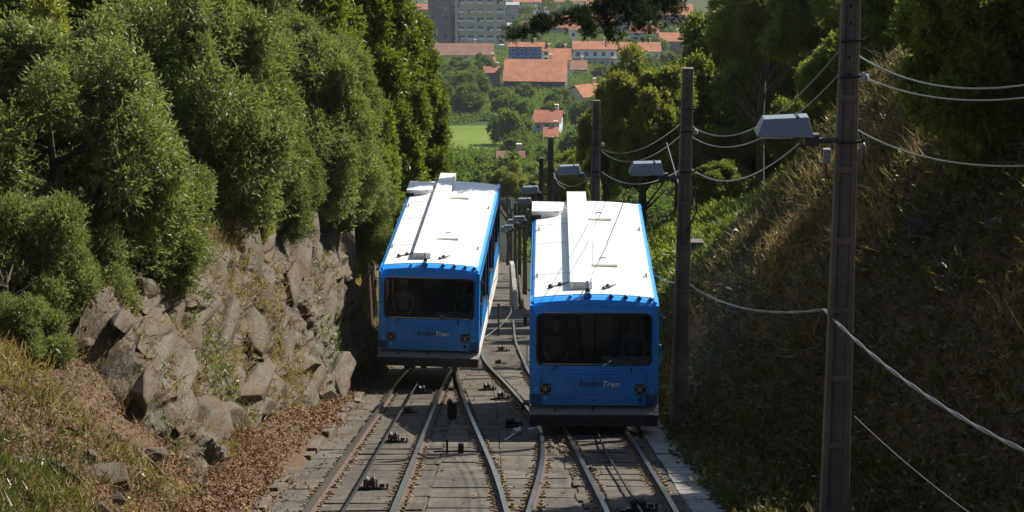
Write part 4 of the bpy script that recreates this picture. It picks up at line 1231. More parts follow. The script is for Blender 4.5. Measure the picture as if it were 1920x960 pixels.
K = {}
K['willow0'] = crown("crown", 1, (2.0, 2.0, 2.3), 130, 22000, 7, .115, .034, .26, M_willow, clump=(.08, .34), spread=.85, wob=.34)
K['willow1'] = crown("crown", 2, (2.0, 2.0, 1.8), 120, 21000, 7, .11, .036, .24, M_willow, clump=(.08, .34), spread=.85, wob=.34)
K['broad0'] = crown("crown", 3, (2.6, 2.6, 2.6), 80, 14500, 6, .16, .08, .26, M_broad, clump=(.15, .32), wob=.25)
K['broad1'] = crown("crown", 4, (2.6, 2.6, 2.2), 75, 14000, 6, .155, .08, .25, M_broad, clump=(.15, .32), wob=.25)
K['olive0'] = crown("crown", 5, (2.4, 2.4, 2.3), 90, 13500, 6, .16, .065, .28, M_olive, clump=(.12, .28), wob=.25)
K['cypress0'] = crown("crown", 6, (2.3, 2.3, 5.6), 190, 19000, 6, .20, .075, .32, M_cypress, clump=(.09, .2), shape='cone', droop=.1, core=9000, core_s=.2)
K['cypress1'] = crown("crown", 7, (2.3, 2.3, 4.4), 160, 15000, 6, .20, .075, .32, M_cypress, clump=(.09, .2), shape='cone', droop=.1, core=8000, core_s=.2)
K['valley0'] = crown("crown", 8, (4.2, 4.2, 3.8), 60, 1900, 5, .55, .34, .7, M_valley, clump=(.16, .32), core=500, core_s=.5)
K['valley1'] = crown("crown", 9, (4.4, 4.4, 3.2), 55, 1800, 5, .55, .34, .7, M_valley, clump=(.18, .34), core=500, core_s=.5)
K['valley2'] = crown("crown", 10, (3.4, 3.4, 4.6), 60, 1800, 5, .5, .32, .7, M_valley, clump=(.15, .3), core=500, core_s=.5)
TR = {'w': trunk_mesh(1, 2.2, .10, 2.0), 'b': trunk_mesh(2, 3.6, .16, 2.6), 'c': trunk_mesh(3, 9.0, .22, 1.6, 14), 'v': trunk_mesh(4, 5.5, .25, 3.0, 5)}

def plant(kind, center, label, size=1.0, sz=None, rot=None, name="leafy_tree", category="tree", group=None, tr=None):
    """a plant whose crown is centred at a place; its trunk reaches the ground below"""
    c = Vector(center); g = float(gz(c.x, c.y))
    o = thing(name, label, category, (c.x, c.y, g), (0, 0, rr.uniform(0, 6.28) if rot is None else rot), group)
    sz = sz or size
    link("crown", K[kind], o, (0, 0, c.z - g), (rr.uniform(-.1, .1), rr.uniform(-.1, .1), 0), (size, size, sz))
    key = tr or {'w': 'w', 'b': 'b', 'o': 'b', 'c': 'c', 'v': 'v'}[kind[0]]
    hh = {'w': 2.2, 'b': 3.6, 'c': 9.0, 'v': 5.5}[key]
    top = max(.8, (c.z - g) + .4 * sz * 2)
    if key == 'c': top = max(2, (c.z - g) + 4 * sz)
    link("trunk", TR[key], o, (0, 0, 0), None, (size, size, top / hh))
    return o

BU = "leafy_bush"
# left bank, nearest first: pixel centre, depth, size
for kind, px, py, D, s_, z_, nm, cat, lab in (
    ('willow0', 95, 300, 38.5, 1.02, 1.0, BU, "bush", "big narrow leaved bush at the left edge, lowest and nearest of the large ones"),
    ('willow1', 215, 420, 40.5, .82, .85, BU, "bush", "rounded grey green bush overhanging the rock's upper left end"),
    ('willow1', 30, 520, 36.0, .60, .75, BU, "bush", "small green bush at the left edge above the dry bank"),
    ('willow0', 120, 545, 37.5, .55, .55, BU, "bush", "low bright green bush hanging over the left rocks beside the dark grey boulder"),
    ('willow0', 345, 215, 47.5, 1.05, 1.2, BU, "bush", "tall pale grey green bush left of centre on the left bank"),
    ('willow1', 420, 330, 50.0, .85, .75, BU, "bush", "bush with sunlit top directly above the middle of the rock face"),
    ('willow0', 545, 240, 56.5, .95, 1.05, BU, "bush", "pale bush leaning over the rock face's right half"),
    ('willow1', 600, 350, 60.0, .78, .8, BU, "bush", "darker bush above the right end of the rock face"),
    ('willow1', 300, 420, 46.5, .70, .62, BU, "bush", "bush low down between the nearest large bush and the pale one"),
    ('willow0', 480, 330, 53.5, .70, .75, BU, "bush", "rounded bush in the middle of the bush wall above the rock face"),
    ('willow1', 260, 200, 52.0, .95, 1.0, BU, "bush", "bush behind and between the two largest left bushes"),
    ('willow0', 480, 160, 62.0, 1.0, 1.0, BU, "bush", "high bush left of the dark cypress"),
    ('broad1', 150, 130, 52.0, .9, .9, "leafy_tree", "tree", "dark tree over the nearest large bush's crown"),
    ('broad1', 330, 300, 50.0, .55, .75, BU, "bush", "dark leaved bush in the cleft right of the nearest large bush"),
    ('broad0', 640, 300, 66.0, .5, .8, BU, "bush", "dark leaved bush between the pale bushes and the cypresses"),
    ('olive0', 450, 420, 50.5, .34, .3, BU, "bush", "yellowish bush on the rock's top edge, middle"),
    ('willow0', 610, 190, 63.0, .7, .8, BU, "bush", "bush topping the wall just left of the tallest cypress"),
    ('olive0', 20, 180, 42.0, .6, .7, BU, "bush", "yellowish bush at the left edge above the nearest one"),
    ('willow1', 160, 470, 40.0, .62, .6, BU, "bush", "bush with a ragged lower edge over the dry upper left rocks"),
    ('willow0', 260, 400, 43.5, .62, .62, BU, "bush", "bush in the middle of the left bank, under the two large ones"),
    ('willow1', 20, 640, 34.5, .42, .42, BU, "bush", "dark small bush at the left edge over the brown bank"),
    ('willow0', 70, 580, 36.5, .45, .45, BU, "bush", "fresh green bush at the left, just above the straw covered bank"),
    ('broad0', 60, 40, 50.0, 1.05, 1.0, "leafy_tree", "tree", "dark broadleaf tree in the upper left corner"),
    ('broad1', 230, 70, 58.0, .95, .9, "leafy_tree", "tree", "shadowy tree between the corner tree and the tall pale bush"),
    ('willow1', 330, 60, 60.0, 1.3, 1.2, "leafy_tree", "tree", "pale leaved tree against the top edge on the left"),
    ('broad0', 470, 30, 75.0, 1.15, 1.1, "leafy_tree", "tree", "dark green tree at the top edge left of the tall cypress"),
    ('broad1', 400, 130, 66.0, .8, .9, "leafy_tree", "tree", "dark tree filling the hollow behind the tall pale bush"),
    ('cypress0', 575, 120, 74.0, 1.0, .95, "cypress_tree", "tree", "dark cypress behind the pale bush over the rock face"),
    ('cypress0', 690, 160, 82.0, 1.0, 1.1, "cypress_tree", "tree", "tallest yellow green cypress on the left, right of the bushes"),
    ('cypress1', 765, 220, 93.0, .80, .95, "cypress_tree", "tree", "cypress hanging over the farther car's roof, edge of the left wood"),
    ('cypress1', 690, 330, 76.0, .62, .62, "cypress_tree", "tree", "short cypress at the foot of the tallest one beside the farther car"),
    ('cypress0', 630, 60, 92.0, 1.0, 1.0, "cypress_tree", "tree", "cypress behind the tallest one, cut by the top edge"),
    ('cypress1', 785, 320, 112.0, .80, .85, "cypress_tree", "tree", "lower cypress seen past the farther car's rear"),
    ('willow1', 520, 400, 58.5, .42, .40, BU, "bush", "small bush on the rock's crest below the pale leaning bush"),
    ('willow0', 660, 400, 66.0, .55, .6, BU, "bush", "small dull bush on the dry slope left of the farther car"),
):
    plant(kind, P(px, py, D), lab, s_, z_, None, nm, cat, "plants crowding the left bank")
# right bank
for kind, px, py, D, s_, z_, nm, cat, lab in (
    ('olive0', 1210, 215, 96.0, .82, 1.0, "leafy_tree", "tree", "olive yellow tree behind the second lamp pole"),
    ('olive0', 1135, 275, 112.0, .62, .85, "leafy_tree", "tree", "sunlit olive tree behind the third lamp pole"),
    ('broad1', 1205, 300, 104.0, .62, .62, "leafy_tree", "tree", "dark low tree above the second pole's lamp"),
    ('broad0', 1360, 200, 106.0, 1.1, 1.35, "leafy_tree", "tree", "large dark tree between the second pole and the nearest lamp"),
    ('broad1', 1410, 100, 114.0, 1.1, 1.5, "leafy_tree", "tree", "dark tree top right behind the second pole's tip"),
    ('broad0', 1490, 160, 100.0, 1.15, 1.5, "leafy_tree", "tree", "broadleaf tree just left of the nearest pole's top"),
    ('olive0', 1440, 30, 92.0, 1.0, .9, "leafy_tree", "tree", "pale topped tree at the top edge above the nearest lamp"),
    ('broad1', 1610, 150, 62.0, .58, .62, "leafy_tree", "tree", "leafy tree directly behind the nearest pole"),
    ('broad0', 1710, 60, 60.0, .62, .68, "leafy_tree", "tree", "bright leaved tree right of the nearest pole at the top edge"),
    ('broad1', 1570, 20, 84.0, 1.0, 1.0, "leafy_tree", "tree", "tree at the top edge behind the nearest pole's head"),
    ('broad0', 1960, 150, 36.0, .70, .85, "leafy_tree", "tree", "dark tree cut by the right edge over the shaded bank"),
    ('broad1', 1860, 30, 44.0, .62, .7, "leafy_tree", "tree", "dark tree at the top edge left of the corner tree"),
    ('broad1', 1880, 80, 35.0, .58, .70, "leafy_tree", "tree", "dark tree in the upper right corner on the shaded bank"),
    ('broad1', 1460, 265, 96.0, .55, .5, BU, "bush", "dark bush under the nearest lamp"),
    ('willow1', 1650, 220, 54.0, .38, .38, BU, "bush", "thin leaved bush on the crest right of the nearest pole"),
    ('olive0', 1085, 345, 125.0, .55, .6, BU, "bush", "yellow green bush beside the third pole's lamp"),
    ('broad0', 1335, 265, 112.0, .75, .8, "leafy_tree", "tree", "tree whose crown reaches down behind the second pole's lamp level"),
    ('broad1', 1430, 240, 110.0, .85, .9, "leafy_tree", "tree", "tree behind the nearest lamp, its crown low to the grass"),
    ('broad0', 1510, 210, 104.0, .75, .9, "leafy_tree", "tree", "low crowned tree just left of the nearest pole"),
    ('broad1', 1355, 345, 94.0, .5, .42, BU, "bush", "bush on the grass closing the gap under the trees beside the second pole"),
    ('olive0', 1300, 290, 100.0, .62, .6, BU, "bush", "bush low between the second pole and the dark bank's crest"),
    ('broad1', 1390, 285, 98.0, .62, .55, BU, "bush", "bush standing on the bright grass left of the nearest lamp"),
    ('broad0', 1270, 230, 110.0, .75, .8, "leafy_tree", "tree", "tree just left of the second pole's upper half, behind the olive one"),
    ('broad0', 1520, 260, 88.0, .6, .6, BU, "bush", "bush between the nearest lamp and its pole"),
    ('broad0', 1665, 100, 60.0, .48, .5, "leafy_tree", "tree", "tree on the crest right beside the nearest pole's wire hooks"),
    ('olive0', 1770, 30, 58.0, .5, .5, "leafy_tree", "tree", "pale tree at the top edge, between the bright one and the corner tree"),
    ('broad1', 1060, 330, 165.0, .6, .7, BU, "bush", "bush filling the gap left of the third lamp pole"),
    ('broad1', 1110, 320, 150.0, .85, .95, "leafy_tree", "tree", "tree behind the third and fourth lamp poles"),
    ('olive0', 1010, 365, 190.0, .8, .65, BU, "bush", "round yellow green bush above the row of small lamps"),
    ('olive0', 950, 345, 230.0, .9, .8, BU, "bush", "bright mound of a bush just right of the farther car's rear"),
):
    plant(kind, P(px, py, D), lab, s_, z_, None, nm, cat, "plants on the right side of the line")

# low scrub on the right slope, dark weeds at the right verge and on the bank
def scatter(n, xr, Yr, cond, seed):
    rg = np.random.default_rng(seed)
    x = rg.uniform(*xr, n); Y = rg.uniform(*Yr, n)
    k = cond(x, Y, rg); x, Y = x[k], Y[k]
    return np.stack([x, Y, gz(x, Y)], -1), rg
def blades(pts, rg, L, Wd, per=4, lean=.55):
    p = np.repeat(pts, per, 0) + rg.normal(0, .05, (len(pts) * per, 3)) * np.array([1, 1, .2])
    ax = unit(rg.normal(0, lean, p.shape) + np.array([0, 0, 1.0])); sd = unit(np.cross(ax, rg.normal(0, 1, p.shape)))
    return leaf_quads(p - ax * .03, ax, sd, rg.uniform(.4, 1.3, len(p)) * L, rg.uniform(.6, 1.3, len(p)) * Wd, .18)
def flat_leaves(pts, rg, L, Wd, lift=.03, tilt=.7):
    nrm = unit(rg.normal(0, tilt, pts.shape) + np.array([0, 0, 1.0]))
    ax = unit(np.cross(nrm, rg.normal(0, 1, pts.shape))); sd = np.cross(nrm, ax)
    p = pts + nrm * (rg.uniform(0, lift, len(pts)))[:, None]
    return leaf_quads(p, ax, sd, rg.uniform(.5, 1.4, len(p)) * L, rg.uniform(.5, 1.3, len(p)) * Wd, .2)
def stuff(name, vf, mat, label=None):
    o = link(name, mesh_np(name, vf[0], vf[1], mat), kind="stuff")
    if label: o["label"] = label
    return o
tlY = lambda Y: np.interp(Y, *TOE_L)
pts, rg = scatter(48000, (-6.3, -3.5), (29, 62), lambda x, Y, r: (x > tlY(Y) - .45) & (lump(x, Y, .8, 40) + r.uniform(-.5, .7, len(x)) > -.25 + .9 * np.clip((x + 3.9) / .4, 0, 1)), 50)
stuff("fallen_leaves", flat_leaves(pts, rg, .12, .036), M_litter)
pts, rg = scatter(16000, (-3.5, 2.9), (29, 64), lambda x, Y, r: r.uniform(0, 1, len(x)) < .05 + .16 * np.clip(lump(x * 3, Y * .4, 2.0, 81) * 2, 0, 1) + .5 * np.clip((-2.9 - x) / .6, 0, 1), 51)
pts[:, 2] += .03
pts2, rg2 = scatter(52000, (-9.0, -3.9), (17, 39.5), lambda x, Y, r: (lump(x, Y, .9, 41) + r.uniform(-.6, .6, len(x)) > -.35), 77)
stuff("dry_slope_leaves", flat_leaves(pts2, rg2, .095, .022, .05, .8), M_litter)
stuff("stray_leaves", flat_leaves(pts, rg, .085, .034, .02, .3), M_litter)
# dry stalks and leaves clinging to the rock face
pk = rp[RNG.choice(len(rp), 9000)]
k = (lump(pk[:, 1], pk[:, 2] + pk[:, 0], .7, 60) + RNG.uniform(-.4, .4, len(pk)) > .16) & (pk[:, 1] > 28)
stuff("dry_rock_grass", blades(pk[k], RNG, .28, .022, 5, .9), M_dry)
pk = rp[RNG.choice(len(rp), 8000)]
k = (lump(pk[:, 1], pk[:, 2] + pk[:, 0], .9, 61) + RNG.uniform(-.3, .3, len(pk)) > .40) & (pk[:, 1] > 28)
stuff("green_rock_weeds", blades(pk[k], RNG, .22, .03, 5, .9), M_grass)
pts, rg = scatter(26000, (-12, -4.2), (24, 64), lambda x, Y, r: (x < tlY(Y) - np.interp(Y, *ROCK_H) / np.interp(Y, *KROCK) + .35), 52)
stuff("dry_bank_grass", blades(pts, rg, .34, .026, 4, .7), M_dry)
pts, rg = scatter(30000, (-12, -4.0), (22, 64), lambda x, Y, r: (x < tlY(Y) - np.interp(Y, *ROCK_H) / np.interp(Y, *KROCK) + .5) & (lump(x, Y, .6, 62) + r.uniform(-.4, .4, len(x)) > -.1) & ((Y > 39) | (x < -8)), 53)
stuff("bank_weeds", blades(pts, rg, .36, .04, 5, .8), M_weed)
# lower left corner: tall grass
v0, d0 = hit(60, 900, 22)
pts, rg = scatter(8000, (-8.0, -3.8), (17, 30), lambda x, Y, r: (x < -.206 * Y + r.normal(0, .2, len(x))) & (x > -.30 * Y) & (lump(x, Y, 1.5, 45) + r.uniform(-.5, .4, len(x)) > -.25) & (Y < 27.5) , 54)
pts2, rg2 = scatter(6000, (-9, -4.6), (18, 37), lambda x, Y, r: (lump(x, Y, 1.4, 43) + r.uniform(-.3, .3, len(x)) > .12), 78)
pts3, rg3 = scatter(7000, (-9, -4.2), (19, 38), lambda x, Y, r: (lump(x, Y, 1.2, 47) + r.uniform(-.4, .4, len(x)) > .0), 80)
stuff("dead_twigs", blades(pts3, rg3, .34, .012, 3, 1.3), M_litter)
stuff("straw_tufts", blades(pts2, rg2, .26, .018, 6, .8), M_dry)
pts2, rg2 = scatter(1800, (-9, -5.0), (20, 37), lambda x, Y, r: (lump(x, Y, 1.1, 44) + r.uniform(-.3, .3, len(x)) > .34), 79)
stuff("slope_weeds", blades(pts2, rg2, .24, .03, 6, .8), M_weed)
for k in range(46):
    x_ = rr.uniform(-8.2, -4.7); Y_ = rr.uniform(25, 37); s_ = rr.choice((.1, .13, .18, .26, .34))
    link("rock", rocks[k % 6], rock_face, (x_, Y_, float(gz(x_, Y_)) - s_ * .1), (rr.uniform(-.6, .6), rr.uniform(-.2, .9), rr.uniform(0, 6)), (s_, s_ * rr.uniform(.9, 1.7), s_ * rr.uniform(.7, 1.2)))
stuff("corner_grass", blades(pts, rg, .34, .026, 4, .7), M_weed)
# dry slope behind the rock face
pts, rg = scatter(9000, (-9, -3.6), (63, 90), lambda x, Y, r: r.uniform(0, 1, len(x)) < .8, 55)
stuff("dry_slope_grass", blades(pts, rg, .5, .04, 4, .6), M_dry)
# undergrowth along the foot of the bush wall
pts, rg = scatter(9000, (-13, -4.6), (31, 66), lambda x, Y, r: (x < tlY(Y) - np.interp(Y, *ROCK_H) / np.interp(Y, *KROCK) + .25 + .35 * lump(x, Y, 1.3, 70)) & (lump(x, Y, .8, 71) + r.uniform(-.3, .3, len(x)) > -.25) & (Y > 34), 171)
pts[:, 2] += rg.uniform(0, 1, len(pts)) ** 2 * np.clip(.9 + lump(pts[:, 0], pts[:, 1], 1.1, 72) * 1.2, .1, 2)
stuff("undergrowth", sprays(rg, pts, unit(rg.normal(0, .6, pts.shape) + np.array([.4, -.2, .6])), 8, .12, .038, .6, .34), M_willow)
# right: sunlit grass beyond the crest, scrub on the shaded bank
pts, rg = scatter(24000, (3.2, 18), (57, 105), lambda x, Y, r: r.uniform(0, 1, len(x)) < .9, 56)
stuff("slope_grass", blades(pts, rg, .55, .05, 4, .7), M_grass)
pts, rg = scatter(26000, (3.3, 16), (58, 100), lambda x, Y, r: (lump(x, Y, .75, 68) + r.uniform(-.35, .35, len(x)) > .0), 256)
pts[:, 2] += np.clip(lump(pts[:, 0], pts[:, 1], .75, 68), 0, 1) * rg.uniform(0, 1.5, len(pts))
stuff("bracken", sprays(rg, pts, unit(rg.normal(0, .5, pts.shape) + np.array([-.2, -.2, .8])), 7, .2, .07, .5, .4), M_broad)
pts, rg = scatter(30000, (3.3, 12), (20, 60), lambda x, Y, r: (lump(x, Y, .6, 67) + r.uniform(-.6, .6, len(x)) > -.05), 157)
stuff("dead_bank_grass", blades(pts, rg, .18, .014, 4, 1.0), M_litter)
pts, rg = scatter(16000, (4.0, 11.5), (24, 60), lambda x, Y, r: (side_h(x, Y) > 2.0) & (lump(x, Y, .5, 63) + r.uniform(-.5, .5, len(x)) > -.08), 57)
stuff("dry_crest_grass", blades(pts, rg, .50, .022, 6, .7), M_dry)
pts, rg = scatter(100000, (3.2, 13), (20, 62), lambda x, Y, r: (lump(x, Y, .45, 64) + r.uniform(-.45, .45, len(x)) > -.3), 58)
pts = pts + rg.normal(0, .05, pts.shape)
stuff("shaded_bank_weeds", sprays(rg, pts[::3], unit(np.array([-.6, -.2, .7]) + rg.normal(0, .5, (len(pts[::3]), 3))), 6, .13, .055, .5, .28), M_ivy)
pts, rg = scatter(5200, (2.95, 5.2), (27, 48), lambda x, Y, r: (x < np.interp(Y, *TOE_R) + .35) & (x > 3.05 + .15 * lump(x, Y * 2, 2, 66)) & (lump(x, Y, .9, 65) + r.uniform(-.4, .4, len(x)) > -.3), 59)
stuff("verge_weeds", sprays(rg, pts, unit(rg.normal(0, .5, pts.shape) + np.array([0, 0, .8])), 6, .13, .06, .5, .25), M_weed)
# stones on the right bank
for px, py in ((1448, 930), (1390, 640), (1420, 740), (1330, 560), (1480, 560), (1340, 700), (1390, 790), (1650, 560), (1500, 720), (1300, 620), (1445, 660), (1360, 620)):
    v, D = hit(px, py, 22)
    s_ = rr.choice((.14, .2, .26)); v.z -= s_ * .35
    o = link("stone", rocks[rr.randrange(6)], None, v, (rr.uniform(-.5, .5), rr.uniform(-1, 0), rr.uniform(0, 6)), (s_ * .7, s_ * 1.2, s_), category="stone",
             label="grey stone lying in the shaded right bank among dry weeds", group="stones in the shaded right bank")
tl_ = []
for px, py, n in ((1480, 480, 60), (1500, 455, 60), (1530, 430, 60), (1465, 515, 40), (1560, 400, 40), (1600, 420, 50), (1620, 455, 40), (1510, 380, 30), (1540, 350, 40), (1500, 340, 30), (1640, 300, 50), (1660, 340, 40), (1580, 320, 40), (1690, 260, 40)):
    v, D = hit(px, py, 22)
    tl_.append(np.array(v)[None] + rr.uniform(0, .05) + RNG.normal(0, .22, (n, 3)) * np.array([1, 1.6, .5]))
tp = np.concatenate(tl_)
stuff("golden_tussocks", blades(tp, RNG, .46, .024, 7, .75), M_dry)
v, D = hit(1748, 440, 20)
bm_ = rocks[4].copy(); bm_.materials.clear(); bm_.materials.append(simple("black stone", (.03, .028, .026), .8))  # boulder copy in one near-black tone
o = link("boulder", bm_, None, v, (0, -.5, 1), (.34, .4, .5), category="boulder", label="dark rounded boulder bulging from the shaded bank right of the nearest pole")

# pine bough reaching in from the top right
pine_base = Vector((11.2, 71.0, 0)); pine_base.z = float(gz(pine_base.x, pine_base.y))
pine = thing("pine_tree", "dark pine whose long bough hangs across the town at the top edge", "pine tree", pine_base)
tip = P(948, 70, 66) - pine_base
mid = P(1070, 32, 66.5) - pine_base; a2 = P(1180, -6, 67.5) - pine_base; root_ = P(1330, -45, 69) - pine_base
ptop = P(1640, -260, 71) - pine_base
MB().tube([(0, 0, -1), ptop * .5, ptop], [.26, .2, .1], 8).build("trunk", M_bark, pine)
def needles(line, n, seed, L=.16, r=.25, per=14):
    rg = np.random.default_rng(seed); pts_ = []
    for i in range(n):
        u = rg.uniform(0, 1) * (len(line) - 1); i0 = min(int(u), len(line) - 2); p = Vector(line[i0]).lerp(Vector(line[i0 + 1]), u - i0)
        pts_.append(p + Vector(rg.normal(0, r, 3)))
    p = np.array(pts_)
    return sprays(rg, p, unit(rg.normal(0, 1, p.shape) + np.array([-.4, -.2, .2])), per, L, .022, .6, .14)
sub = [([P(1640, -60, 71) - pine_base, root_, a2, mid, tip], [.13, .10, .07, .045, .012], 420, .10)]
for q0, px, py, D, n, r in ((.62, 1110, 62, 66, 120, .10), (.5, 1150, 70, 66.5, 90, .13), (.35, 1210, 45, 67, 200, .24), (.3, 1160, 4, 67, 190, .24), (.2, 1262, 22, 68, 170, .24), (.1, 1165, 40, 67.3, 150, .2), (.8, 1010, 42, 66, 90, .07)):
    L3 = [root_, a2, mid, tip]; u = q0 * 3; i0 = min(int(u), 2); st = L3[i0].lerp(L3[i0 + 1], u - i0); e = P(px, py, D) - pine_base
    sub.append(([st, st.lerp(e, .5) + Vector((0, 0, .08)), e], [.04, .025, .008], n, r))
for i, (ln, rad, n, r) in enumerate(sub):
    b_ = MB().tube(ln, rad, 6).build("branch", M_bark, pine)
    v, f = needles(ln, int(n * 1.9), 70 + i, r=r)
    link("needles", mesh_np("needles", v, f, M_pine), b_)
for i in range(9):
    q = ptop * (.62 + .04 * i); e = q + Vector((rr.uniform(-2.2, 2.2), rr.uniform(-2, 2), rr.uniform(-.2, .6)))
    b_ = MB().tube([q, e], [.06, .01], 6).build("branch", M_bark, pine)
    v, f = needles([q, e], 160, 170 + i, r=.3); link("needles", mesh_np("needles", v, f, M_pine), b_)

# ------------------------------------------------------------------ the town below
def tile_mat(name, c):
    t = NT(name); t.set(.85, 0, .2)
    a = t.noise(.35, 5, .7); b = t.noise(2.5, 4, .7)
    tc = t.new("ShaderNodeTexCoord"); wv = t.new("ShaderNodeTexWave"); wv.wave_type = 'BANDS'; wv.bands_direction = 'X'
    wv.inputs['Scale'].default_value = 1.2; wv.inputs['Distortion'].default_value = .4
    t.link(tc.outputs['Object'], wv.inputs['Vector'])
    col = t.ramp(t.mix(.5, a, b), [(.35, tuple(x * .62 for x in c)), (.5, c), (.65, tuple(min(1, x * 1.35) for x in c))])
    t.col(col); t.bump(wv.outputs['Fac'], .5, .1)
    return t.m
M_tile = tile_mat("orange roof tiles", (.42, .175, .09))
M_tile2 = tile_mat("brown roof tiles", (.25, .135, .09))
M_tile3 = tile_mat("red roof tiles", (.38, .15, .085))
wallc = {n: simple(n + " house wall", c, .85, var=.12, scale=.6) for n, c in (("white", (.80, .79, .76)), ("cream", (.58, .52, .40)), ("grey", (.28, .28, .30)), ("slate", (.075, .085, .11)),
         ("blue", (.04, .12, .42)), ("beige", (.60, .52, .38)), ("brick", (.30, .17, .12)), ("tower", (.20, .19, .185)), ("paleblue", (.42, .50, .60)))}
M_wing = simple("dark window panes", (.07, .10, .16), .1, .0, .8, var=.3, scale=.3)
M_shut = simple("white blinds", (.85, .85, .83), .6)

def house(label, box, D, wall, roof, name="house", category="house", yaw=0., eave=None, nwin=(3, 1), rtype='gable', ridge='x', extra=None, chim=1, group="houses of the town in the valley", tan=.42):
    """box = photo pixels (left, right, roof top, base) at depth D, eave row in between"""
    x0, x1, yt, yb = box
    f = D / FPX
    c = P((x0 + x1) / 2, yb, D); w = (x1 - x0) * f
    de = PITCH + math.atan(((yt + yb) / 2 - 480) / FPX)
    ye = eave if eave is not None else yt + (yb - yt) * .5
    hw = max(.5, (yb - ye) * f / math.cos(de)) if yb > ye else .5
    run = max(.6, (ye - yt) * f / (tan * math.cos(de) + math.sin(de)))
    if rtype == 'flat': run = max(4.0, min(w * .5, 9))
    if ridge == 'y': run = w * .45
    o = thing(name, label, category, (c.x, c.y, c.z), (0, 0, yaw), group)
    g = 6.0
    ov = .5
    hx = w / 2 - ov if w > 4 else w / 2
    if ridge == 'x':
        MB().box((-hx, .3, -g), (hx, 2 * run, hw)).build("wall", wallc[wall], o)
        gb = [(.3, hw), (2 * run, hw), (run + .15, hw + run * tan - .1)]
        if rtype == 'gable':
            MB().prism(gb, 'x', -hx, -hx + .3).prism(gb, 'x', hx - .3, hx).build("gable_wall", wallc[wall], o)
            rf_ = MB()
            for s_ in (0, 1):
                a = [(-.2, hw - .1), (run + .15, hw + run * tan), (run + .15, hw + run * tan + .22), (-.3, hw + .1)] if s_ == 0 else [(2 * run + .5, hw - .1), (2 * run + .6, hw + .1), (run + .15, hw + run * tan + .22), (run + .15, hw + run * tan)]
                rf_.prism(a, 'x', -w / 2, w / 2)
            r_ = rf_.build("roof", roof, o)
        elif rtype == 'hip':
            i = min(w * .3, run)
            v = [(-w / 2, -.2, hw), (w / 2, -.2, hw), (w / 2, 2 * run + .4, hw), (-w / 2, 2 * run + .4, hw), (-w / 2 + i, run, hw + run * tan), (w / 2 - i, run, hw + run * tan)]
            r_ = MB().add(v, [(0, 1, 5, 4), (1, 2, 5), (2, 3, 4, 5), (3, 0, 4), (0, 3, 2, 1)]).build("roof", roof, o)
        else:
            r_ = MB().box((-w / 2, 0, hw), (w / 2, 2 * run + .3, hw + .35)).build("roof", roof, o)
    else:
        dp = max(8, w * .9)
        MB().box((-hx, .3, -g), (hx, dp, hw)).build("wall", wallc[wall], o)
        gb = [(-hx, hw), (hx, hw), (0, hw + run * tan - .1)]
        MB().prism(gb, 'y', .3, .6).prism(gb, 'y', dp - .3, dp).build("gable_wall", wallc[wall], o)
        R_ = MB()
        for s_ in (-1, 1):
            a = [(s_ * (w / 2), hw - .12), (s_ * w / 2, hw + .12), (0, hw + run * tan + .22), (0, hw + run * tan)]
            R_.prism(a, 'y', -.3, dp + .5)
        r_ = R_.build("roof", roof, o)
    if chim and rtype != 'flat':
        zc = hw + run * tan * .6
        MB().box((w * .2, run * 1.2, zc), (w * .2 + .9, run * 1.2 + .7, zc + run * tan * .4 + 1.3)).box((w * .2 - .1, run * 1.2 - .1, zc + run * tan * .4 + 1.3), (w * .2 + 1.0, run * 1.2 + .8, zc + run * tan * .4 + 1.45)).build("chimney", wallc["cream"], r_)
    nc, nr = nwin
    for j in range(nr):
        for i in range(nc):
            wx = -hx + (i + .5) * 2 * hx / nc; wh = min(1.6, hw / nr * .55); ww = min(1.4, 2 * hx / nc * .5)
            zc = hw * (j + .5) / nr
            fo = MB().box((wx - ww / 2 - .07, .22, zc - wh / 2 - .07), (wx + ww / 2 + .07, .32, zc + wh / 2 + .07)).build("window", M_shut, o)
            MB().box((wx - ww / 2, .19, zc - wh / 2), (wx + ww / 2, .23, zc + wh / 2)).build("pane", M_wing, fo)
    if extra: extra(o, w, hw, run)
    return o

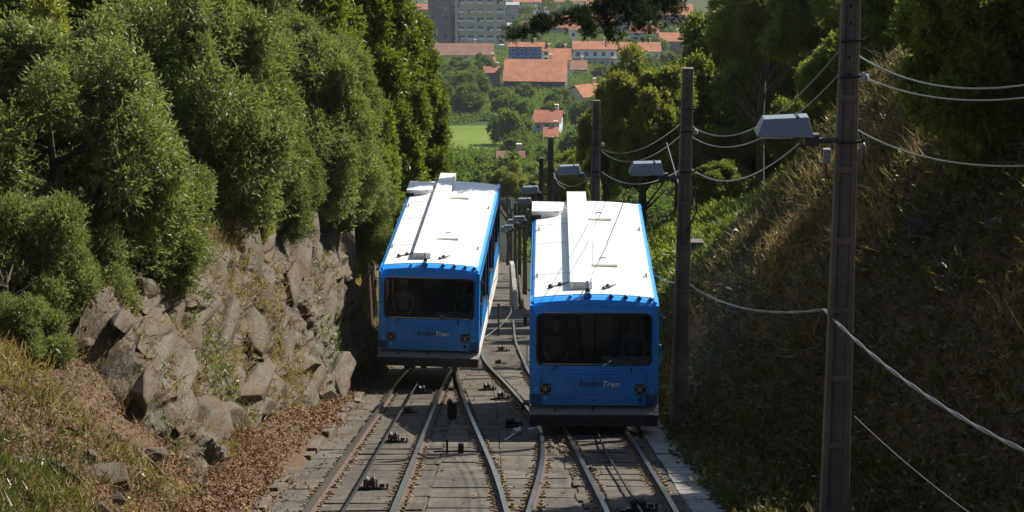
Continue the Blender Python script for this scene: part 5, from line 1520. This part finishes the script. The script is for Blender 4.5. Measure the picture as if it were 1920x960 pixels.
# slab block of flats
def flats():
    D = 1000.; f = D / FPX
    c = P(903, 84, D)
    o = thing("apartment_block", "tall beige slab of flats with rows of white blinds, top left of the town", "apartment block", c, None, None)
    H = 36.; hx = 42 * f
    MB().box((-hx, .5, -10), (hx, 16, H)).build("wall", wallc["beige"], o)
    xs_c = [(q - 903) * f for q in (865, 883, 901, 919, 937)]
    pitch = 16.6 * f * 1.02
    for i in range(6):
        xx = (xs_c[0] - 9 * f) + i * 18 * f
        MB().box((xx - .55, -.2, 0), (xx + .55, .5, H)).build("pilaster", wallc["cream"] if False else wallc["beige"], o)
    for j in range(9):
        z = 2.2 + j * pitch
        for i, xx in enumerate(xs_c):
            fo = MB().box((xx - 1.55, .25, z), (xx + 1.55, .5, z + 2.1)).build("window", M_shut, o)
            MB().box((xx - 1.4, .18, z + .95), (xx + 1.4, .26, z + 1.95)).build("pane", M_wing, fo)
            if (i * 7 + j * 3) % 4 == 0: MB().box((xx - 1.4, .20, z + .1), (xx - .2, .27, z + .95)).build("pane", M_wing, fo)
        MB().box((-hx, -.05, z - 1.0), (hx, .5, z - .55)).build("floor_band", wallc["beige"], o)
    MB().box((-hx - 2, -3, -.2), (hx, .2, .5)).build("terrace_edge", wallc["white"], o)
    MB().box((-hx - 2, -3, -8), (hx, 0.1, -.25)).build("podium", wallc["grey"], o)
    b_ = MB().box((-hx - 3.6, 2.2, -10), (-hx, 14, H)).build("stair_recess", wallc["tower"], o)
    for j in range(9):
        z = 1.5 + j * pitch
        MB().box((-hx - 3.2, 2.05, z), (-hx - .6, 2.22, z + 2.2)).build("balcony_window", M_wing, o)
        MB().box((-hx - 3.6, 1.2, z - .5), (-hx, 2.1, z - .3)).build("balcony", wallc["brick"], o)
    MB().box((-hx - 13.5, .8, -10), (-hx - 3.6, 14, H)).build("gable_tower", wallc["tower"], o)
    for j in range(8):
        for xx in (-hx - 11, -hx - 6): MB().box((xx - .5, .7, 3 + j * pitch), (xx + .5, .82, 4.6 + j * pitch)).build("tower_window", M_wing, o)
flats()

def colonnade(o, w, hw, run):
    MB().box((-w / 2, -1.6, hw * .45), (w / 2, .3, hw * .5)).build("balcony", wallc["white"], o)
    m = wallc["white"]
    for i in range(8): 
        xx = -w / 2 + .5 + i * (w - 1) / 7
        MB().box((xx - .22, -1.5, -3), (xx + .22, -1.1, hw * .45)).build("column", m, o)
    MB().box((-w / 2, -1.75, hw * .5), (w / 2, -1.2, hw * .56)).build("porch_roof", M_tile, o)

house("long low hall with a brownish tiled roof under the block of flats", (800, 926, 82, 112), 930, "white", M_tile2, eave=104, nwin=(6, 1))
house("blue walled house with an orange roof, right of the block of flats", (952, 1022, 80, 116), 860, "blue", M_tile, eave=88, nwin=(4, 2))
house("small orange roofed house between the blue house and the white one", (1028, 1072, 92, 122), 820, "white", M_tile, eave=113, nwin=(2, 1))
house("narrow white annexe right of the blue house", (1016, 1032, 90, 116), 835, "white", M_tile, eave=96, nwin=(1, 2))
house("large barn with a broad plain orange roof and dark wall, centre of the town", (942, 1062, 112, 176), 760, "slate", M_tile, eave=153, nwin=(0, 0), yaw=-.06)
house("white villa with columns and balcony under an orange roof", (1073, 1158, 78, 128), 900, "white", M_tile, eave=93, nwin=(5, 2), extra=colonnade)
house("white house with long orange roof, half behind the olive tree", (1160, 1240, 80, 130), 905, "white", M_tile, eave=97, nwin=(5, 2))
house("low brown roofed shed below the white villa", (1062, 1102, 114, 148), 840, "grey", M_tile2, eave=131, nwin=(2, 1))
house("cream gabled house with orange roof behind the third lamp pole's tip", (1090, 1152, 158, 202), 650, "cream", M_tile, eave=181, nwin=(2, 1), yaw=.42, rtype='gable')
house("small red roof left of the broad orange roof, among trees", (906, 940, 126, 146), 770, "grey", M_tile3, eave=137, nwin=(1, 1))
house("white and blue house with an orange roof in the trees above the field", (997, 1052, 208, 258), 560, "paleblue", M_tile3, eave=230, nwin=(3, 2), yaw=-.12)
house("tiny pale house with an orange lean-to roof in front of the white and blue one", (1018, 1048, 240, 268), 530, "white", M_tile3, eave=257, nwin=(1, 1))
house("half hidden cottage with brown roof in the dark trees below the field", (930, 985, 285, 305), 430, "white", M_tile2, eave=297, nwin=(2, 1))
house("pale pink gabled cottage right beside the farther car's rear", (934, 966, 352, 402), 250, "cream", M_tile3, eave=366, nwin=(1, 1), ridge='y')
house("grey roofed hut in the bushes above the row of small lamps", (958, 985, 333, 352), 300, "white", wallc["grey"], eave=344, nwin=(1, 1), chim=0)
house("grey flats with small windows right beside the beige slab", (944, 974, 8, 70), 1080, "grey", wallc["grey"], eave=11, nwin=(4, 5), rtype='flat', name="apartment_block", category="apartment block")
house("white house with arched porch in front of the grey flats", (950, 978, 44, 64), 1050, "white", wallc["grey"], eave=50, nwin=(2, 1), rtype='flat')
house("grey house with orange roof behind the pine bough", (1030, 1104, 30, 74), 1120, "grey", M_tile, eave=52, nwin=(4, 1))
house("white stuccoed tower house under the pine bough", (1066, 1084, 52, 92), 1010, "white", M_tile3, eave=56, nwin=(1, 2))
house("brick coloured house behind the pine bough's dark middle", (1104, 1165, 26, 66), 1150, "brick", M_tile3, eave=44, nwin=(3, 1))
house("slate blue roofed house above the white villa, behind the bough", (1160, 1215, 22, 80), 1100, "grey", wallc["slate"], eave=46, nwin=(3, 2))
house("orange roofed house at the right end of the town's top row", (1238, 1300, 8, 60), 1130, "brick", M_tile, eave=28, nwin=(4, 2))
house("pale house with orange hip roof at the top, right of the grey flats", (978, 1012, 16, 40), 1250, "cream", M_tile, eave=25, nwin=(3, 1), rtype='hip')
house("long slate roofed house at the top edge right of the beige slab", (950, 1010, -10, 14), 1400, "white", wallc["slate"], eave=2, nwin=(5, 1))
house("white house with red roof at the top edge, left of the pine", (1012, 1060, -12, 18), 1380, "white", M_tile3, eave=4, nwin=(4, 1))
house("cream house at the very top behind the pine's needles", (1064, 1130, -14, 18), 1400, "cream", M_tile, eave=2, nwin=(5, 1))
house("grey block at the top edge behind the pine's boughs", (1136, 1230, -30, 22), 1360, "grey", wallc["grey"], eave=-25, nwin=(7, 3), rtype='flat', name="apartment_block", category="apartment block")
house("red roofed house at the left end of the town beside the cypress top", (770, 806, 38, 72), 1060, "cream", M_tile3, eave=52, nwin=(2, 1))
house("brick house at the left end of the town, above the red roofed one", (772, 806, 8, 34), 1300, "brick", M_tile3, eave=18, nwin=(2, 1))
house("reddish roofed house half hid by the olive tree's right side", (1150, 1185, 148, 172), 690, "brick", M_tile3, eave=160, nwin=(2, 1))

house("slate roofed grey house between the grey flats and the bough's middle", (1000, 1030, 20, 44), 1170, "grey", wallc["slate"], eave=32, nwin=(2, 1))
house("broad grey blue house behind the white villa's right end", (1180, 1236, 48, 84), 1000, "paleblue", M_tile3, eave=62, nwin=(4, 1))
house("brick house with an orange roof at the right, above the olive tree", (1236, 1284, 62, 96), 950, "brick", M_tile, eave=78, nwin=(3, 1))
house("white house peeping over the pine bough near the top edge", (1100, 1146, 2, 26), 1290, "white", M_tile, eave=13, nwin=(3, 1))
house("little cream house right of the grey flats, under the hip roofed one", (978, 1002, 40, 60), 1110, "cream", M_tile3, eave=50, nwin=(2, 1))
house("white terrace of houses at the top edge over the grey flats", (962, 1016, -4, 12), 1310, "white", M_tile, eave=4, nwin=(6, 1))
house("small white house left of the barn's roof, in the trees", (902, 930, 108, 126), 850, "white", M_tile, eave=117, nwin=(2, 1))

# bright meadow
fx = np.linspace(-46, 0, 30); fD = np.linspace(516, 596, 30)
A_, B_ = np.meshgrid(fx, fD)
edge = -2.4 + .8 * np.sin(B_ * .11) - .015 * (B_ - 540)
A2 = -44 + (A_ + 46) / 46 * (edge + 44)
Yf = B_ * .97
Zf = gz(A2, Yf) + .35
id_ = np.arange(900).reshape(30, 30)
Fq = np.stack([id_[:-1, :-1], id_[:-1, 1:], id_[1:, 1:], id_[1:, :-1]], -1).reshape(-1, 4)
t = NT("meadow grass"); t.set(.9, 0, .15)
t.col(t.ramp(t.noise(.09, 8, .75), [(.25, (.07, .11, .012)), (.5, (.105, .155, .015)), (.75, (.16, .19, .03))]))
structure("field", mesh_np("field", np.stack([A2, Yf, Zf], -1).reshape(-1, 3), Fq, t.m, True))

# trees of the valley, each one its own
HB = [(800, 926, 82, 106, 930), (805, 975, -5, 84, 1000), (952, 1022, 80, 112, 860), (1016, 1072, 92, 116, 820), (942, 1062, 112, 160, 760), (1073, 1165, 80, 124, 900), (1160, 1240, 80, 104, 900), (1090, 1152, 158, 182, 650),
      (997, 1052, 208, 246, 560), (1018, 1046, 240, 262, 530), (836, 942, 238, 280, 520), (930, 985, 285, 300, 430), (934, 966, 350, 395, 250), (906, 940, 127, 140, 770), (1062, 1102, 114, 136, 840), (1030, 1104, 30, 66, 1120), (1104, 1215, 26, 60, 1100)]
tg = random.Random(21); made = []; tries = 0
while len(made) < 295 and tries < 16000:
    tries += 1
    D = 262 * (1350 / 262) ** (tg.random() ** .95)
    px = tg.uniform(800, 1280)
    v = ground_px(px, D); s_ = tg.uniform(.6, 1.3)
    kind = tg.choice(('valley0', 'valley1', 'valley2'))
    hgt = 6.5 * s_
    a = pix(v); b = pix((v.x, v.y, v.z + hgt * 1.25)); rpx = 4.0 * s_ / D * FPX
    bad = False
    for x0, x1, y0, y1, Dh in HB:
        if D < Dh + 6 and a[0] + rpx * .8 > x0 and a[0] - rpx * .8 < x1 and b[1] < y1 - 3 and a[1] > y0: bad = True; break
        if abs(D - Dh) < 14 and x0 - 4 < a[0] < x1 + 4: bad = True; break
    if bad or (v.x > -46 and v.x < -1 and 508 < D < 600 and a[0] < 945): continue
    if any((v.x - q[0]) ** 2 + (v.y - q[1]) ** 2 < (4.0 * s_) ** 2 for q in made): continue
    made.append((v.x, v.y))
    far_ = D > 900
    cx_, cy_, _ = pix((v.x, v.y, v.z + hgt * .62))
    if far_: lab = ("tree among the houses around the beige slab of flats" if cx_ < 960 else "tree among the houses behind the pine's hanging bough" if cx_ < 1075 else "tree among the houses above the white villa")
    elif cy_ > 282: lab = "tree in the wood below the bright field, above the cars' roofs"
    elif cx_ < 945 and cy_ < 242: lab = "tree on the wooded slope above the bright field, left of the barn"
    elif cx_ < 945: lab = "tree at the bright field's edge beside the cypresses"
    elif cx_ < 1000 and cy_ > 195: lab = "tree between the bright field and the white and blue house"
    elif cx_ < 1064 and cy_ > 140: lab = "tree below the dark wall of the broad orange roofed barn"
    elif cy_ <= 140: lab = "tree in the gaps between the orange roofs round the barn"
    else: lab = "tree on the valley's right side behind the olive trees"
    plant(kind, (v.x, v.y, v.z + hgt * .62), lab, s_, s_ * tg.uniform(.8, 1.15), None, "valley_tree", "tree",
          lab.replace("tree", "trees", 1))

# scrub between the valley's trees: nobody could count it
rg = np.random.default_rng(90)
n = 5200
Dv = rg.uniform(250, 1250, n); pxv = rg.uniform(780, 1300, n)
xv = (pxv - 960) / FPX * Dv; Yv = Dv * .965
okf = ~((xv > -47) & (xv < -.5) & (Yv > 490) & (Yv < 588))
xv, Yv = xv[okf], Yv[okf]; zv = gz(xv, Yv)
c_ = np.stack([xv, Yv, zv], -1)
cl = np.repeat(c_, 34, 0) + rg.normal(0, 1, (len(c_) * 34, 3)) * np.array([1.5, 1.5, .55]) + np.array([0, 0, .5])
stuff("valley_scrub", sprays(rg, cl, unit(rg.normal(0, .6, cl.shape) + np.array([0, 0, .7])), 2, .7, .42, .5, .5), M_valley)

# ------------------------------------------------------------------ air
zmin = float(GZ.min())
bpy.context.view_layer.update()
top_ = max(max((o.matrix_world @ Vector(c)).z for c in o.bound_box) for o in COL.objects if o.type == 'MESH') + 1.0
hz = MB().box((xs[0] - 50, ys[0] - 5, zmin - 1), (xs[-1] + 50, ys[-1] + 50, top_)).mesh("haze", M_pole)
hz.materials.clear()
t = NT("valley haze"); t.n.remove(t.b)
pv = t.new("ShaderNodeVolumePrincipled"); pv.inputs['Color'].default_value = (.86, .91, 1, 1); pv.inputs['Density'].default_value = .00006; pv.inputs['Anisotropy'].default_value = .2
t.link(pv.outputs[0], t.out.inputs['Volume'])
hz.materials.append(t.m)
structure_ = link("haze", hz, kind="stuff")
